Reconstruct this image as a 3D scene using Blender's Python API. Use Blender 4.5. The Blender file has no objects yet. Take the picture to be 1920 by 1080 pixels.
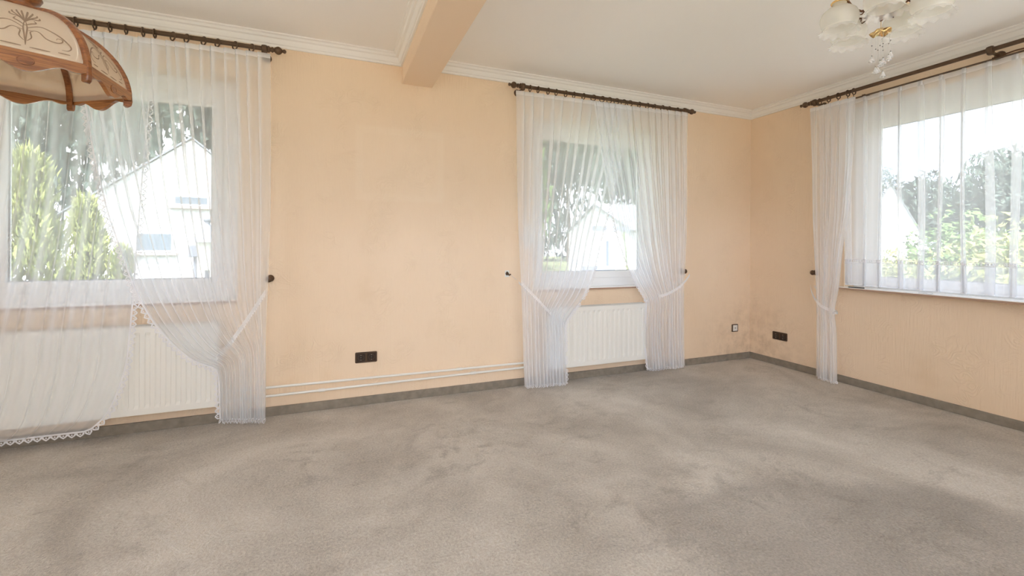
import bpy, math, random
import numpy as np
from mathutils import Vector, Matrix
S = bpy.context.scene
COL = S.collection
PI = math.pi

# ---------------------------------------------------------------- camera
cam = bpy.data.cameras.new('camera')
camo = bpy.data.objects.new('camera', cam)
COL.objects.link(camo)
S.camera = camo
YAW = 1.1891
ROLL = 0.0050
camo.location = (-3.9487, -3.3036, 1.1246)
F = Vector((math.cos(YAW), math.sin(YAW), 0)); R0 = Vector((math.sin(YAW), -math.cos(YAW), 0)); U0 = Vector((0, 0, 1))
Rr = R0 * math.cos(ROLL) + U0 * math.sin(ROLL); Ur = U0 * math.cos(ROLL) - R0 * math.sin(ROLL)
camo.rotation_euler = Matrix((Rr, Ur, -F)).transposed().to_euler()
cam.sensor_width = 36
cam.lens = 36 * 832.69 / 1920
cam.shift_y = -78.53 / 1920
cam.clip_start = 0.05; cam.clip_end = 300

# ---------------------------------------------------------------- sky, exposure
SKY = 2.3           # plain cloud brightness; the hazy sun side of the sky is far brighter
SUNSIDE = 4.2
w = bpy.data.worlds.new('sky'); S.world = w; w.use_nodes = True
nt = w.node_tree; nt.nodes.clear()
o = nt.nodes.new('ShaderNodeOutputWorld'); b = nt.nodes.new('ShaderNodeBackground')
tc = nt.nodes.new('ShaderNodeTexCoord'); no = nt.nodes.new('ShaderNodeTexNoise'); cr = nt.nodes.new('ShaderNodeValToRGB')
no.inputs['Scale'].default_value = 3.0; no.inputs['Detail'].default_value = 5
cr.color_ramp.elements[0].position = .35; cr.color_ramp.elements[0].color = (.62, .76, 1, 1)
cr.color_ramp.elements[1].position = .6; cr.color_ramp.elements[1].color = (.92, .96, 1, 1)
nt.links.new(tc.outputs['Generated'], no.inputs['Vector']); nt.links.new(no.outputs['Fac'], cr.inputs['Fac'])
nt.links.new(cr.outputs['Color'], b.inputs['Color'])


def wm(op, a, c, vec=False):
    n = nt.nodes.new('ShaderNodeVectorMath' if vec else 'ShaderNodeMath'); n.operation = op
    for i, v in enumerate((a, c)):
        if isinstance(v, (int, float, tuple)): n.inputs[i].default_value = v
        else: nt.links.new(v, n.inputs[i])
    return n.outputs['Value'] if vec else n.outputs[0]


sd = Vector((-.45, -.85, .26)).normalized()
dt = wm('DOT_PRODUCT', tc.outputs['Generated'], tuple(sd), True)
lobe = wm('MULTIPLY', wm('POWER', wm('MAXIMUM', dt, 0.), 2.), SUNSIDE)
zen = wm('MULTIPLY', wm('MAXIMUM', wm('DOT_PRODUCT', tc.outputs['Generated'], (0, 0, 1), True), 0.), 1.5)
nt.links.new(wm('ADD', wm('ADD', lobe, zen), SKY), b.inputs['Strength'])
nt.links.new(b.outputs[0], o.inputs[0])
sun = bpy.data.lights.new('sun', 'SUN'); sun.energy = 16.0; sun.angle = math.radians(12); sun.color = (1.0, .95, .88)
suno = bpy.data.objects.new('sun', sun); COL.objects.link(suno)
suno.rotation_euler = Vector((.30, .42, -.86)).to_track_quat('-Z', 'Y').to_euler()     # high behind the camera, off every window in view
S.view_settings.view_transform = 'Standard'; S.view_settings.look = 'None'
S.view_settings.gamma = 1; S.view_settings.use_curve_mapping = False
S.view_settings.exposure = 0.22
S.cycles.transparent_max_bounces = 40
S.cycles.max_bounces = 14; S.cycles.diffuse_bounces = 8; S.cycles.transmission_bounces = 10; S.cycles.glossy_bounces = 4


def portal(name, loc, rot, sx, sy):
    l = bpy.data.lights.new(name, 'AREA'); l.shape = 'RECTANGLE'; l.size = sx; l.size_y = sy
    l.cycles.is_portal = True
    ob = bpy.data.objects.new(name, l); COL.objects.link(ob); ob.location = loc; ob.rotation_euler = rot
    return ob


# area light emits along its local -Z
portal('window_portal', (-5.18, .30, 1.48), (-PI / 2, 0, 0), 1.4, 1.5)
portal('window_portal', (-1.79, .30, 1.48), (-PI / 2, 0, 0), 1.4, 1.5)
portal('window_portal', (.30, -2.05, 1.53), (0, PI / 2, 0), 1.6, 2.4)
portal('window_portal', (-3.2, -4.95, 1.56), (PI / 2, 0, 0), 4.6, 1.6)
portal('window_portal', (-7.05, -2.6, 1.56), (0, -PI / 2, 0), 1.6, 2.4)


# ---------------------------------------------------------------- helpers
def nmat(name):
    m = bpy.data.materials.new(name); m.use_nodes = True
    t = m.node_tree; t.nodes.clear()
    out = t.nodes.new('ShaderNodeOutputMaterial')
    return m, t, out


def N(t, kind, **kw):
    n = t.nodes.new(kind)
    for k, v in kw.items():
        if k in n.inputs: n.inputs[k].default_value = v
        else: setattr(n, k, v)
    return n


def simple(name, col, rough=.5, metal=0., spec=.5, bump=0., bscale=200., var=0., vscale=6., trans=0., emis=None):
    m, t, out = nmat(name)
    p = N(t, 'ShaderNodeBsdfPrincipled', Roughness=rough, Metallic=metal)
    p.inputs['Specular IOR Level'].default_value = spec
    p.inputs['Base Color'].default_value = (*col, 1)
    p.inputs['Transmission Weight'].default_value = trans
    tcn = N(t, 'ShaderNodeTexCoord')
    if var:
        n = N(t, 'ShaderNodeTexNoise', Scale=vscale, Detail=4.)
        mx = N(t, 'ShaderNodeMix', data_type='RGBA')
        mx.inputs[6].default_value = (*[c * (1 - var) for c in col], 1)
        mx.inputs[7].default_value = (*[min(1, c * (1 + var)) for c in col], 1)
        t.links.new(tcn.outputs['Object'], n.inputs['Vector']); t.links.new(n.outputs['Fac'], mx.inputs[0])
        t.links.new(mx.outputs[2], p.inputs['Base Color'])
    if bump:
        n = N(t, 'ShaderNodeTexNoise', Scale=bscale, Detail=3.)
        bp = N(t, 'ShaderNodeBump', Strength=bump, Distance=.002)
        t.links.new(tcn.outputs['Object'], n.inputs['Vector']); t.links.new(n.outputs['Fac'], bp.inputs['Height'])
        t.links.new(bp.outputs[0], p.inputs['Normal'])
    t.links.new(p.outputs[0], out.inputs[0])
    return m


def mth(t, op, a, b=None, c=None):
    n = t.nodes.new('ShaderNodeMath'); n.operation = op
    for i, v in enumerate((a, b, c)):
        if v is None: continue
        if isinstance(v, (int, float)): n.inputs[i].default_value = v
        else: t.links.new(v, n.inputs[i])
    return n.outputs[0]


def sheer(name, a, col=(.93, .93, .95), transl=.5, maxo=.97):
    """fabric: the more obliquely it is seen the more thread lies in the way"""
    m, t, out = nmat(name)
    g = N(t, 'ShaderNodeNewGeometry')
    dp = t.nodes.new('ShaderNodeVectorMath'); dp.operation = 'DOT_PRODUCT'
    t.links.new(g.outputs['Incoming'], dp.inputs[0]); t.links.new(g.outputs['Normal'], dp.inputs[1])
    c = mth(t, 'MAXIMUM', mth(t, 'ABSOLUTE', dp.outputs['Value']), .42)
    pw = mth(t, 'POWER', 1 - a, mth(t, 'DIVIDE', 1., c))
    op = mth(t, 'MINIMUM', mth(t, 'SUBTRACT', 1., pw), maxo)
    tr = N(t, 'ShaderNodeBsdfTransparent')
    d = N(t, 'ShaderNodeBsdfDiffuse'); d.inputs[0].default_value = (*col, 1)
    tl = N(t, 'ShaderNodeBsdfTranslucent'); tl.inputs[0].default_value = (*col, 1)
    m1 = N(t, 'ShaderNodeMixShader'); m1.inputs[0].default_value = transl
    t.links.new(d.outputs[0], m1.inputs[1]); t.links.new(tl.outputs[0], m1.inputs[2])
    m2 = N(t, 'ShaderNodeMixShader')
    t.links.new(op, m2.inputs[0]); t.links.new(tr.outputs[0], m2.inputs[1]); t.links.new(m1.outputs[0], m2.inputs[2])
    t.links.new(m2.outputs[0], out.inputs[0])
    return m


def glassmat(name, tint=(1, 1, 1), refl=.5):
    m, t, out = nmat(name)
    tr = N(t, 'ShaderNodeBsdfTransparent'); tr.inputs[0].default_value = (*tint, 1)
    gl = N(t, 'ShaderNodeBsdfGlossy', Roughness=.0)
    fr = N(t, 'ShaderNodeFresnel', IOR=1.45)
    mx = N(t, 'ShaderNodeMixShader')
    t.links.new(mth(t, 'MULTIPLY', fr.outputs[0], refl), mx.inputs[0])
    t.links.new(tr.outputs[0], mx.inputs[1]); t.links.new(gl.outputs[0], mx.inputs[2])
    t.links.new(mx.outputs[0], out.inputs[0])
    return m


def frosted(name, col, trans=.35, opac=.85, rough=.25):
    m, t, out = nmat(name)
    d = N(t, 'ShaderNodeBsdfPrincipled', Roughness=rough); d.inputs['Base Color'].default_value = (*col, 1)
    tl = N(t, 'ShaderNodeBsdfTranslucent'); tl.inputs[0].default_value = (*col, 1)
    tr = N(t, 'ShaderNodeBsdfTransparent')
    m1 = N(t, 'ShaderNodeMixShader'); m1.inputs[0].default_value = trans
    t.links.new(d.outputs[0], m1.inputs[1]); t.links.new(tl.outputs[0], m1.inputs[2])
    m2 = N(t, 'ShaderNodeMixShader'); m2.inputs[0].default_value = opac
    t.links.new(tr.outputs[0], m2.inputs[1]); t.links.new(m1.outputs[0], m2.inputs[2])
    t.links.new(m2.outputs[0], out.inputs[0])
    return m


def wallpaper():
    m, t, out = nmat('embossed_wallpaper')
    p = N(t, 'ShaderNodeBsdfPrincipled', Roughness=.75)
    p.inputs['Specular IOR Level'].default_value = .25
    tcn = N(t, 'ShaderNodeTexCoord'); ob = tcn.outputs['Object']
    # base colour with a soft drift
    n1 = N(t, 'ShaderNodeTexNoise', Scale=.8, Detail=3.)
    t.links.new(ob, n1.inputs['Vector'])
    r1 = N(t, 'ShaderNodeValToRGB')
    r1.color_ramp.elements[0].position = .35; r1.color_ramp.elements[0].color = (.84, .66, .475, 1)
    r1.color_ramp.elements[1].position = .65; r1.color_ramp.elements[1].color = (.88, .705, .525, 1)
    t.links.new(n1.outputs['Fac'], r1.inputs['Fac'])
    sx = N(t, 'ShaderNodeSeparateXYZ'); t.links.new(ob, sx.inputs[0])
    X, Y, Z = sx.outputs

    def band(v, c, hw, soft):
        # 1 inside |v-c|<hw
        return mth(t, 'SUBTRACT', 1., mth(t, 'SMOOTH_MIN', mth(t, 'MAXIMUM', mth(t, 'DIVIDE', mth(t, 'SUBTRACT', mth(t, 'ABSOLUTE', mth(t, 'SUBTRACT', v, c)), hw), soft), 0.), 1., .1))
    # pale ghost of a picture frame on the back wall
    bx = band(X, -3.495, .305, .02); bz = band(Z, 1.71, .255, .02)
    outer = mth(t, 'MULTIPLY', mth(t, 'MULTIPLY', bx, bz), band(Y, 0., .05, .01))
    ix = band(X, -3.495, .255, .015); iz = band(Z, 1.71, .205, .015)
    ghost = mth(t, 'SUBTRACT', outer, mth(t, 'MULTIPLY', mth(t, 'MULTIPLY', ix, iz), mth(t, 'MULTIPLY', outer, .5)))
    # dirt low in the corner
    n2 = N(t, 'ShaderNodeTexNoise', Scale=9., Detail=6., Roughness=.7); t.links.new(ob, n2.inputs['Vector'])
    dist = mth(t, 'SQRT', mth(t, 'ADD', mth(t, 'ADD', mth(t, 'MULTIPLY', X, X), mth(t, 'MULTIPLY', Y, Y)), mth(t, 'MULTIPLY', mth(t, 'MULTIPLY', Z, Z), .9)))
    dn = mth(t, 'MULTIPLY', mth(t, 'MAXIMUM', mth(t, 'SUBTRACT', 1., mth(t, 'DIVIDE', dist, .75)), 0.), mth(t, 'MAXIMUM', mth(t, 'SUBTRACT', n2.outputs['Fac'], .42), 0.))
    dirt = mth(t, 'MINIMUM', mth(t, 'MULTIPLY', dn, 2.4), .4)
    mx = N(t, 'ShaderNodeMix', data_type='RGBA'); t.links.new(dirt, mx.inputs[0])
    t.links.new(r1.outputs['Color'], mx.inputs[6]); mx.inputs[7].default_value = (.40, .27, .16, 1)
    mg = N(t, 'ShaderNodeMix', data_type='RGBA'); t.links.new(mth(t, 'MULTIPLY', ghost, .22), mg.inputs[0])
    t.links.new(mx.outputs[2], mg.inputs[6]); mg.inputs[7].default_value = (.93, .79, .62, 1)
    n4 = N(t, 'ShaderNodeTexNoise', Scale=2.3, Detail=4.); t.links.new(ob, n4.inputs['Vector'])
    ms = N(t, 'ShaderNodeMix', data_type='RGBA')
    t.links.new(mth(t, 'MULTIPLY', mth(t, 'MAXIMUM', mth(t, 'SUBTRACT', n4.outputs['Fac'], .62), 0.), 1.6), ms.inputs[0])
    t.links.new(mg.outputs[2], ms.inputs[6]); ms.inputs[7].default_value = (.62, .44, .24, 1)
    t.links.new(ms.outputs[2], p.inputs['Base Color'])
    # emboss: fine upright ribs and curling fronds
    mp = N(t, 'ShaderNodeMapping'); mp.inputs['Scale'].default_value = (90, 90, 7)
    t.links.new(ob, mp.inputs[0])
    nv = N(t, 'ShaderNodeTexNoise', Scale=1., Detail=2.); t.links.new(mp.outputs[0], nv.inputs['Vector'])
    vo = N(t, 'ShaderNodeTexVoronoi', Scale=5.5); 
    nd_ = N(t, 'ShaderNodeTexNoise', Scale=6., Detail=1.); t.links.new(ob, nd_.inputs['Vector'])
    vs_ = N(t, 'ShaderNodeVectorMath', operation='MULTIPLY_ADD'); t.links.new(nd_.outputs['Color'], vs_.inputs[0])
    vs_.inputs[1].default_value = (.30, .30, .30); t.links.new(ob, vs_.inputs[2]); t.links.new(vs_.outputs[0], vo.inputs['Vector'])
    wv = mth(t, 'SINE', mth(t, 'MULTIPLY', vo.outputs['Distance'], 62.))
    nm = N(t, 'ShaderNodeTexNoise', Scale=4., Detail=2.); t.links.new(ob, nm.inputs['Vector'])
    mask = mth(t, 'MINIMUM', mth(t, 'MULTIPLY', mth(t, 'MAXIMUM', mth(t, 'SUBTRACT', nm.outputs['Fac'], .5), 0.), 9.), 1.)
    wv = mth(t, 'MULTIPLY', mth(t, 'MAXIMUM', wv, .2), mth(t, 'MULTIPLY', mask, .8))
    h = mth(t, 'ADD', wv, mth(t, 'MULTIPLY', nv.outputs['Fac'], 1.2))
    bp = N(t, 'ShaderNodeBump', Strength=.65, Distance=.003)
    t.links.new(h, bp.inputs['Height']); t.links.new(bp.outputs[0], p.inputs['Normal'])
    t.links.new(p.outputs[0], out.inputs[0])
    return m


def carpet():
    m, t, out = nmat('carpet_pile')
    p = N(t, 'ShaderNodeBsdfPrincipled', Roughness=.95)
    p.inputs['Specular IOR Level'].default_value = .1
    p.inputs['Sheen Weight'].default_value = .25; p.inputs['Sheen Roughness'].default_value = .5
    tcn = N(t, 'ShaderNodeTexCoord'); ob = tcn.outputs['Object']
    n1 = N(t, 'ShaderNodeTexNoise', Scale=1.1, Detail=6., Roughness=.62, Distortion=.6); t.links.new(ob, n1.inputs['Vector'])
    r1 = N(t, 'ShaderNodeValToRGB')
    r1.color_ramp.elements[0].position = .30; r1.color_ramp.elements[0].color = (.37, .325, .27, 1)
    r1.color_ramp.elements[1].position = .62; r1.color_ramp.elements[1].color = (.64, .585, .515, 1)
    t.links.new(n1.outputs['Fac'], r1.inputs['Fac'])
    # brushed patch of pile with an arc-shaped border and combed streaks
    sx = N(t, 'ShaderNodeSeparateXYZ'); t.links.new(ob, sx.inputs[0])
    X, Y, Z = sx.outputs
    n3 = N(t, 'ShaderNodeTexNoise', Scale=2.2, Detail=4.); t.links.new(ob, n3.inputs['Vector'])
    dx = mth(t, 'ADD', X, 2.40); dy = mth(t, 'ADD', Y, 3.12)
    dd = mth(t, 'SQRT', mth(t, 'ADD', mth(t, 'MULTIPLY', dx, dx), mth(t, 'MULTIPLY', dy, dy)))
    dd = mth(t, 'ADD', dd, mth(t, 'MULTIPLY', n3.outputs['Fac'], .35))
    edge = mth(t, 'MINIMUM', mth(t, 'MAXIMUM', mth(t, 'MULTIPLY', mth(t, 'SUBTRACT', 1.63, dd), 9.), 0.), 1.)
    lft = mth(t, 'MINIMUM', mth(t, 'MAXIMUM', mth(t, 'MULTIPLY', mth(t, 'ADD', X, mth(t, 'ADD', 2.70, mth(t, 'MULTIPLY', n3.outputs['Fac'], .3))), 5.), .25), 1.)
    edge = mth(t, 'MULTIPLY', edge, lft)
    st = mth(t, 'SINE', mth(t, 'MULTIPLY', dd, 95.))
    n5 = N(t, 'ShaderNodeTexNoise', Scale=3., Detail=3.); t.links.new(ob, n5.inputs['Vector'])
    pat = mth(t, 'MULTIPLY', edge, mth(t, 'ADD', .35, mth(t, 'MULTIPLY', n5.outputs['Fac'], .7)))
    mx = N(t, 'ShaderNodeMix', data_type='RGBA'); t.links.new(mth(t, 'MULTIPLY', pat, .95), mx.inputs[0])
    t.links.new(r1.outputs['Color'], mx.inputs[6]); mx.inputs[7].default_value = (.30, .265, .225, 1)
    # small footprints / dents
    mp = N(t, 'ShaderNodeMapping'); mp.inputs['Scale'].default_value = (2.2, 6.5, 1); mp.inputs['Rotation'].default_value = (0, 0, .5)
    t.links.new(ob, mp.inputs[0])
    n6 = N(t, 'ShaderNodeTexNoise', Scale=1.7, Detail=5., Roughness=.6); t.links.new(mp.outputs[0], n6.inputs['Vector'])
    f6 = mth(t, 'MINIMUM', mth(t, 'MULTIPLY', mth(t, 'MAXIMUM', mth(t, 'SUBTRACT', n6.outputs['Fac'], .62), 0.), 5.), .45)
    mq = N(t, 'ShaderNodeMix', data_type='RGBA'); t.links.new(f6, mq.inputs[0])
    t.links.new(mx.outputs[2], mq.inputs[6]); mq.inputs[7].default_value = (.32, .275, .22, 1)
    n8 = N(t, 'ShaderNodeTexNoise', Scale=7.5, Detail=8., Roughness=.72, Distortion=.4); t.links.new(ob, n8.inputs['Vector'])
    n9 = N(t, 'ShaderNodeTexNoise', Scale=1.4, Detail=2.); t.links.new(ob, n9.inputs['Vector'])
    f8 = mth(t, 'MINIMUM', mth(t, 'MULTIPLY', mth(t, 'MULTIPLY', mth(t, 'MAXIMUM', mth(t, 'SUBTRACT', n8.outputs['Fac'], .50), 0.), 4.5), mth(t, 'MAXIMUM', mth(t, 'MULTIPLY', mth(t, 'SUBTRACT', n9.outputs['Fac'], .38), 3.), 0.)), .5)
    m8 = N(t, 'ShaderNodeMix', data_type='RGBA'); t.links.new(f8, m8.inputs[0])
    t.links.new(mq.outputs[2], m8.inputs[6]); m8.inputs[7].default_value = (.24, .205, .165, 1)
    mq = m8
    # grain of the pile
    n7 = N(t, 'ShaderNodeTexNoise', Scale=95., Detail=3., Roughness=.7); t.links.new(ob, n7.inputs['Vector'])
    mr = N(t, 'ShaderNodeMix', data_type='RGBA', blend_type='OVERLAY'); mr.inputs[0].default_value = .6
    t.links.new(mq.outputs[2], mr.inputs[6]); t.links.new(n7.outputs['Fac'], mr.inputs[7])
    t.links.new(mr.outputs[2], p.inputs['Base Color'])
    hh = mth(t, 'ADD', mth(t, 'MULTIPLY', n7.outputs['Fac'], 1.), mth(t, 'MULTIPLY', n8.outputs['Fac'], 4.0))
    hh = mth(t, 'ADD', hh, mth(t, 'MULTIPLY', mth(t, 'MULTIPLY', st, edge), mth(t, 'MULTIPLY', n5.outputs['Fac'], .16)))
    bp = N(t, 'ShaderNodeBump', Strength=.75, Distance=.010)
    t.links.new(hh, bp.inputs['Height']); t.links.new(bp.outputs[0], p.inputs['Normal'])
    t.links.new(p.outputs[0], out.inputs[0])
    return m


def wood(name, c1, c2, axis='X', sc=1., rough=.3):
    m, t, out = nmat(name)
    p = N(t, 'ShaderNodeBsdfPrincipled', Roughness=rough)
    p.inputs['Coat Weight'].default_value = .3; p.inputs['Coat Roughness'].default_value = .2
    tcn = N(t, 'ShaderNodeTexCoord')
    mp = N(t, 'ShaderNodeMapping')
    mp.inputs['Scale'].default_value = dict(X=(6, 60, 60), Z=(60, 60, 6), A=(30, 30, 90), R=(7, 7, 150))[axis]
    t.links.new(tcn.outputs['Object'], mp.inputs[0])
    n = N(t, 'ShaderNodeTexNoise', Scale=1. * sc, Detail=5., Roughness=.65, Distortion=1.2); t.links.new(mp.outputs[0], n.inputs['Vector'])
    r = N(t, 'ShaderNodeValToRGB')
    r.color_ramp.elements[0].position = .38; r.color_ramp.elements[0].color = (*c1, 1)
    r.color_ramp.elements[1].position = .6; r.color_ramp.elements[1].color = (*c2, 1)
    t.links.new(n.outputs['Fac'], r.inputs['Fac']); t.links.new(r.outputs[0], p.inputs['Base Color'])
    bp = N(t, 'ShaderNodeBump', Strength=.15, Distance=.001)
    t.links.new(n.outputs['Fac'], bp.inputs['Height']); t.links.new(bp.outputs[0], p.inputs['Normal'])
    t.links.new(p.outputs[0], out.inputs[0])
    return m


class MB:
    def __init__(s): s.v = []; s.f = []; s.sm = []; s.mi = []; s.cm = 0
    def add(s, vs, fs, smooth=False):
        k = len(s.v); s.v += [tuple(p) for p in vs]
        for f in fs: s.f.append(tuple(i + k for i in f)); s.sm.append(smooth); s.mi.append(s.cm)
        return s
    def box(s, x0, x1, y0, y1, z0, z1):
        vs = [(x, y, z) for x in (x0, x1) for y in (y0, y1) for z in (z0, z1)]
        return s.add(vs, [(0, 1, 3, 2), (4, 6, 7, 5), (0, 4, 5, 1), (2, 3, 7, 6), (0, 2, 6, 4), (1, 5, 7, 3)])
    def obox(s, c, ax, ay, az, hx, hy, hz):
        vs = []
        c = Vector(c)
        for i in (-1, 1):
            for j in (-1, 1):
                for k in (-1, 1): vs.append(c + ax * hx * i + ay * hy * j + az * hz * k)
        return s.add(vs, [(0, 1, 3, 2), (4, 6, 7, 5), (0, 4, 5, 1), (2, 3, 7, 6), (0, 2, 6, 4), (1, 5, 7, 3)])
    def tube(s, pts, r, n=8, closed=False, cap=True, sx=1., up=None):
        pts = [Vector(p) for p in pts]; m = len(pts)
        rs = r if hasattr(r, '__len__') else [r] * m
        u = None; vs = []
        for i, p in enumerate(pts):
            if closed: t = pts[(i + 1) % m] - pts[i - 1]
            else: t = pts[min(i + 1, m - 1)] - pts[max(i - 1, 0)]
            t = t.normalized() if t.length > 1e-9 else Vector((0, 0, 1))
            if u is None:
                a = Vector(up) if up else (Vector((0, 0, 1)) if abs(t.z) < .9 else Vector((1, 0, 0)))
                u = (a - t * a.dot(t)).normalized()
            else:
                u = u - t * u.dot(t)
                u = u.normalized() if u.length > 1e-6 else t.orthogonal().normalized()
            w_ = t.cross(u)
            for j in range(n):
                a = 2 * PI * j / n
                vs.append(p + u * (math.cos(a) * rs[i]) + w_ * (math.sin(a) * rs[i] * sx))
        fs = []
        for i in range(m if closed else m - 1):
            for j in range(n):
                a = i * n + j; b_ = i * n + (j + 1) % n; i2 = (i + 1) % m
                fs.append((a, b_, i2 * n + (j + 1) % n, i2 * n + j))
        s.add(vs, fs, True)
        if cap and not closed:
            s.add(vs[:n], [tuple(range(n))]); s.add(vs[-n:], [tuple(range(n))])
        return s
    def lathe(s, c, axis, prof, n=20, mod=None):
        """prof: (r, h) along the axis from c"""
        c = Vector(c); a = Vector(axis).normalized()
        u = a.orthogonal().normalized(); w_ = a.cross(u)
        vs = []
        for k, (r, h) in enumerate(prof):
            for j in range(n):
                th = 2 * PI * j / n
                rr, hh = (r, h) if mod is None else mod(k, r, h, th)
                vs.append(c + a * hh + u * (math.cos(th) * rr) + w_ * (math.sin(th) * rr))
        fs = [(k * n + j, k * n + (j + 1) % n, (k + 1) * n + (j + 1) % n, (k + 1) * n + j) for k in range(len(prof) - 1) for j in range(n)]
        return s.add(vs, fs, True)
    def grid(s, rows, closed=False):
        nr, ncl = len(rows), len(rows[0])
        vs = [p for r_ in rows for p in r_]
        fs = [(i * ncl + j, i * ncl + j + 1, (i + 1) * ncl + j + 1, (i + 1) * ncl + j) for i in range(nr - 1) for j in range(ncl - 1)]
        return s.add(vs, fs, True)
    def prism(s, poly, d):
        """poly: list of 3D points, extruded by vector d"""
        n = len(poly); d = Vector(d); vs = [Vector(p) for p in poly] + [Vector(p) + d for p in poly]
        fs = [tuple(range(n))[::-1], tuple(range(n, 2 * n))] + [(i, (i + 1) % n, n + (i + 1) % n, n + i) for i in range(n)]
        return s.add(vs, fs)
    def build(s, name, mats, parent=None, loc=None, bevel=0, autosmooth=False):
        me = bpy.data.meshes.new(name)
        off = Vector(loc) if loc is not None else (Vector(parent.location) if parent is not None and parent.type == 'EMPTY' else Vector((0, 0, 0)))
        if parent is not None and parent.type != 'EMPTY': off = Vector(parent.get('_o', (0, 0, 0)))
        me.from_pydata([(p[0] - off.x, p[1] - off.y, p[2] - off.z) for p in s.v], [], s.f)
        me.polygons.foreach_set('use_smooth', s.sm); me.polygons.foreach_set('material_index', s.mi)
        for m in (mats if isinstance(mats, (list, tuple)) else [mats]): me.materials.append(m)
        me.update()
        ob = bpy.data.objects.new(name, me); COL.objects.link(ob)
        if parent is not None: ob.parent = parent
        else: ob.location = off
        if parent is None and loc is None: pass
        PO[ob.name] = off
        if bevel:
            bm_ = ob.modifiers.new('bevel', 'BEVEL'); bm_.width = bevel; bm_.segments = 2; bm_.limit_method = 'ANGLE'
        return ob


PO = {}


def sub(mb, name, mats, parent, **kw):
    """a sub-part: parent is a mesh part whose own vertices are relative to its thing's origin"""
    off = PO[parent.name]
    me_ob = mb.build(name, mats, None, loc=off, **kw)
    me_ob.location = (0, 0, 0) if parent.parent is not None else (0, 0, 0)
    me_ob.parent = parent
    return me_ob


def thing(name, label, cat, loc=(0, 0, 0), group=None, kind=None):
    e = bpy.data.objects.new(name, None); COL.objects.link(e); e.location = loc; e.empty_display_size = .05
    return tag(e, label, cat, group, kind)


def tag(e, label=None, cat=None, group=None, kind=None):
    if label: e['label'] = label
    if cat: e['category'] = cat
    if group: e['group'] = group
    if kind: e['kind'] = kind
    return e


# ---------------------------------------------------------------- materials
M = {}
M['wall'] = wallpaper()
M['beam'] = simple('peach_paint', (.88, .70, .52), .7, spec=.25, bump=.2, bscale=60)
M['ceil'] = simple('ceiling_paint', (.92, .90, .87), .8, spec=.2, bump=.15, bscale=120)
M['cornice'] = simple('cornice_white', (.86, .84, .80), .6, spec=.3)
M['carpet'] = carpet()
M['skirt'] = simple('skirting_carpet', (.27, .235, .19), .95, spec=.1, bump=.5, bscale=260, var=.35, vscale=25)
M['pvc'] = simple('white_pvc', (.88, .89, .90), .3)
M['gasket'] = simple('grey_gasket', (.22, .23, .25), .6)
M['alu'] = simple('aluminium_bar', (.35, .37, .4), .4, metal=.6)
M['white'] = simple('white_enamel', (.84, .83, .78), .28)
M['grille'] = simple('grille_enamel', (.70, .69, .65), .4)
M['dark'] = simple('grille_shadow', (.08, .08, .08), .8)
M['reveal'] = simple('painted_reveal', (.80, .80, .76), .7)
M['sillm'] = simple('sill_surface', (.88, .85, .82), .22)
M['silledge'] = simple('sill_edge', (.42, .27, .19), .4)
M['glass'] = glassmat('window_glass', refl=.6)
M['rod'] = simple('antique_brass', (.115, .07, .042), .42, metal=.55, var=.35, vscale=40)
M['sheer'] = sheer('sheer_voile', .38, col=(.95, .97, 1.0), transl=.55, maxo=.90)
M['sheer2'] = sheer('sheer_voile_dense', .53, col=(.95, .97, 1.0), transl=.55, maxo=.93)
M['sheer3'] = sheer('net_curtain_voile', .38, col=(.95, .96, .98), transl=.55, maxo=.85)
M['hem'] = sheer('doubled_voile', .66, col=(.95, .97, 1.0), maxo=.99)
M['lace'] = sheer('cotton_lace', .86, col=(.88, .88, .91), transl=.12, maxo=.995)
M['brown'] = simple('brown_plastic', (.075, .042, .022), .35)
M['brown2'] = simple('dark_brown_plastic', (.028, .016, .010), .3)
M['chrome'] = simple('steel_contact', (.75, .75, .75), .25, metal=1.)
M['oak'] = wood('oak_golden', (.20, .070, .018), (.42, .17, .05), 'R')
M['oakx'] = wood('oak_rib', (.17, .055, .014), (.34, .125, .036), 'A', .8)
M['shade'] = frosted('etched_cream_glass', (.92, .83, .71), .58, .96, .18)
M['etch'] = simple('etching_brown', (.30, .21, .14), .6)
M['etchl'] = simple('etching_light', (.92, .82, .68), .5)
M['frost'] = frosted('frosted_glass', (.93, .93, .90), .5, .78, .12)
M['clear'] = frosted('clear_ruffled_glass', (.95, .95, .95), .3, .42, .05)
M['brass'] = simple('polished_brass', (.95, .68, .32), .2, metal=1.)
M['bronze'] = simple('dark_bronze', (.16, .08, .045), .3, metal=.8)
M['candle'] = simple('candle_sleeve', (.62, .60, .40), .5)
M['crystal'] = frosted('crystal', (.90, .91, .93), .2, .38, .02)
M['bead'] = simple('grey_bead', (.10, .095, .09), .3)
M['thread'] = simple('fine_thread', (.7, .68, .66), .5)
M['strap'] = simple('strap_web', (.62, .61, .58), .8)
M['stone'] = simple('white_render', (.55, .56, .57), .85, bump=.2, bscale=8)
M['slate'] = simple('slate_roof', (.16, .17, .19), .7, var=.3, vscale=3)
M['darkglass'] = simple('dark_pane', (.10, .13, .16), .1)
M['grass'] = simple('lawn', (.13, .15, .075), .95, spec=.1, var=.4, vscale=1.5)
M['leafdark'] = simple('leaf_dark', (.06, .085, .07), .7, spec=.2, var=.4, vscale=1.)
M['leafmid'] = simple('leaf_mid', (.09, .15, .05), .7, spec=.2, var=.4, vscale=2.)
M['leafyel'] = simple('leaf_yellow_green', (.24, .27, .09), .7, spec=.2, var=.35, vscale=3.)
M['bark'] = simple('bark', (.09, .065, .045), .9)
M['greypaint'] = simple('grey_paint', (.18, .20, .24), .6)
M['ledge'] = simple('window_ledge_stone', (.42, .36, .34), .7)
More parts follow.
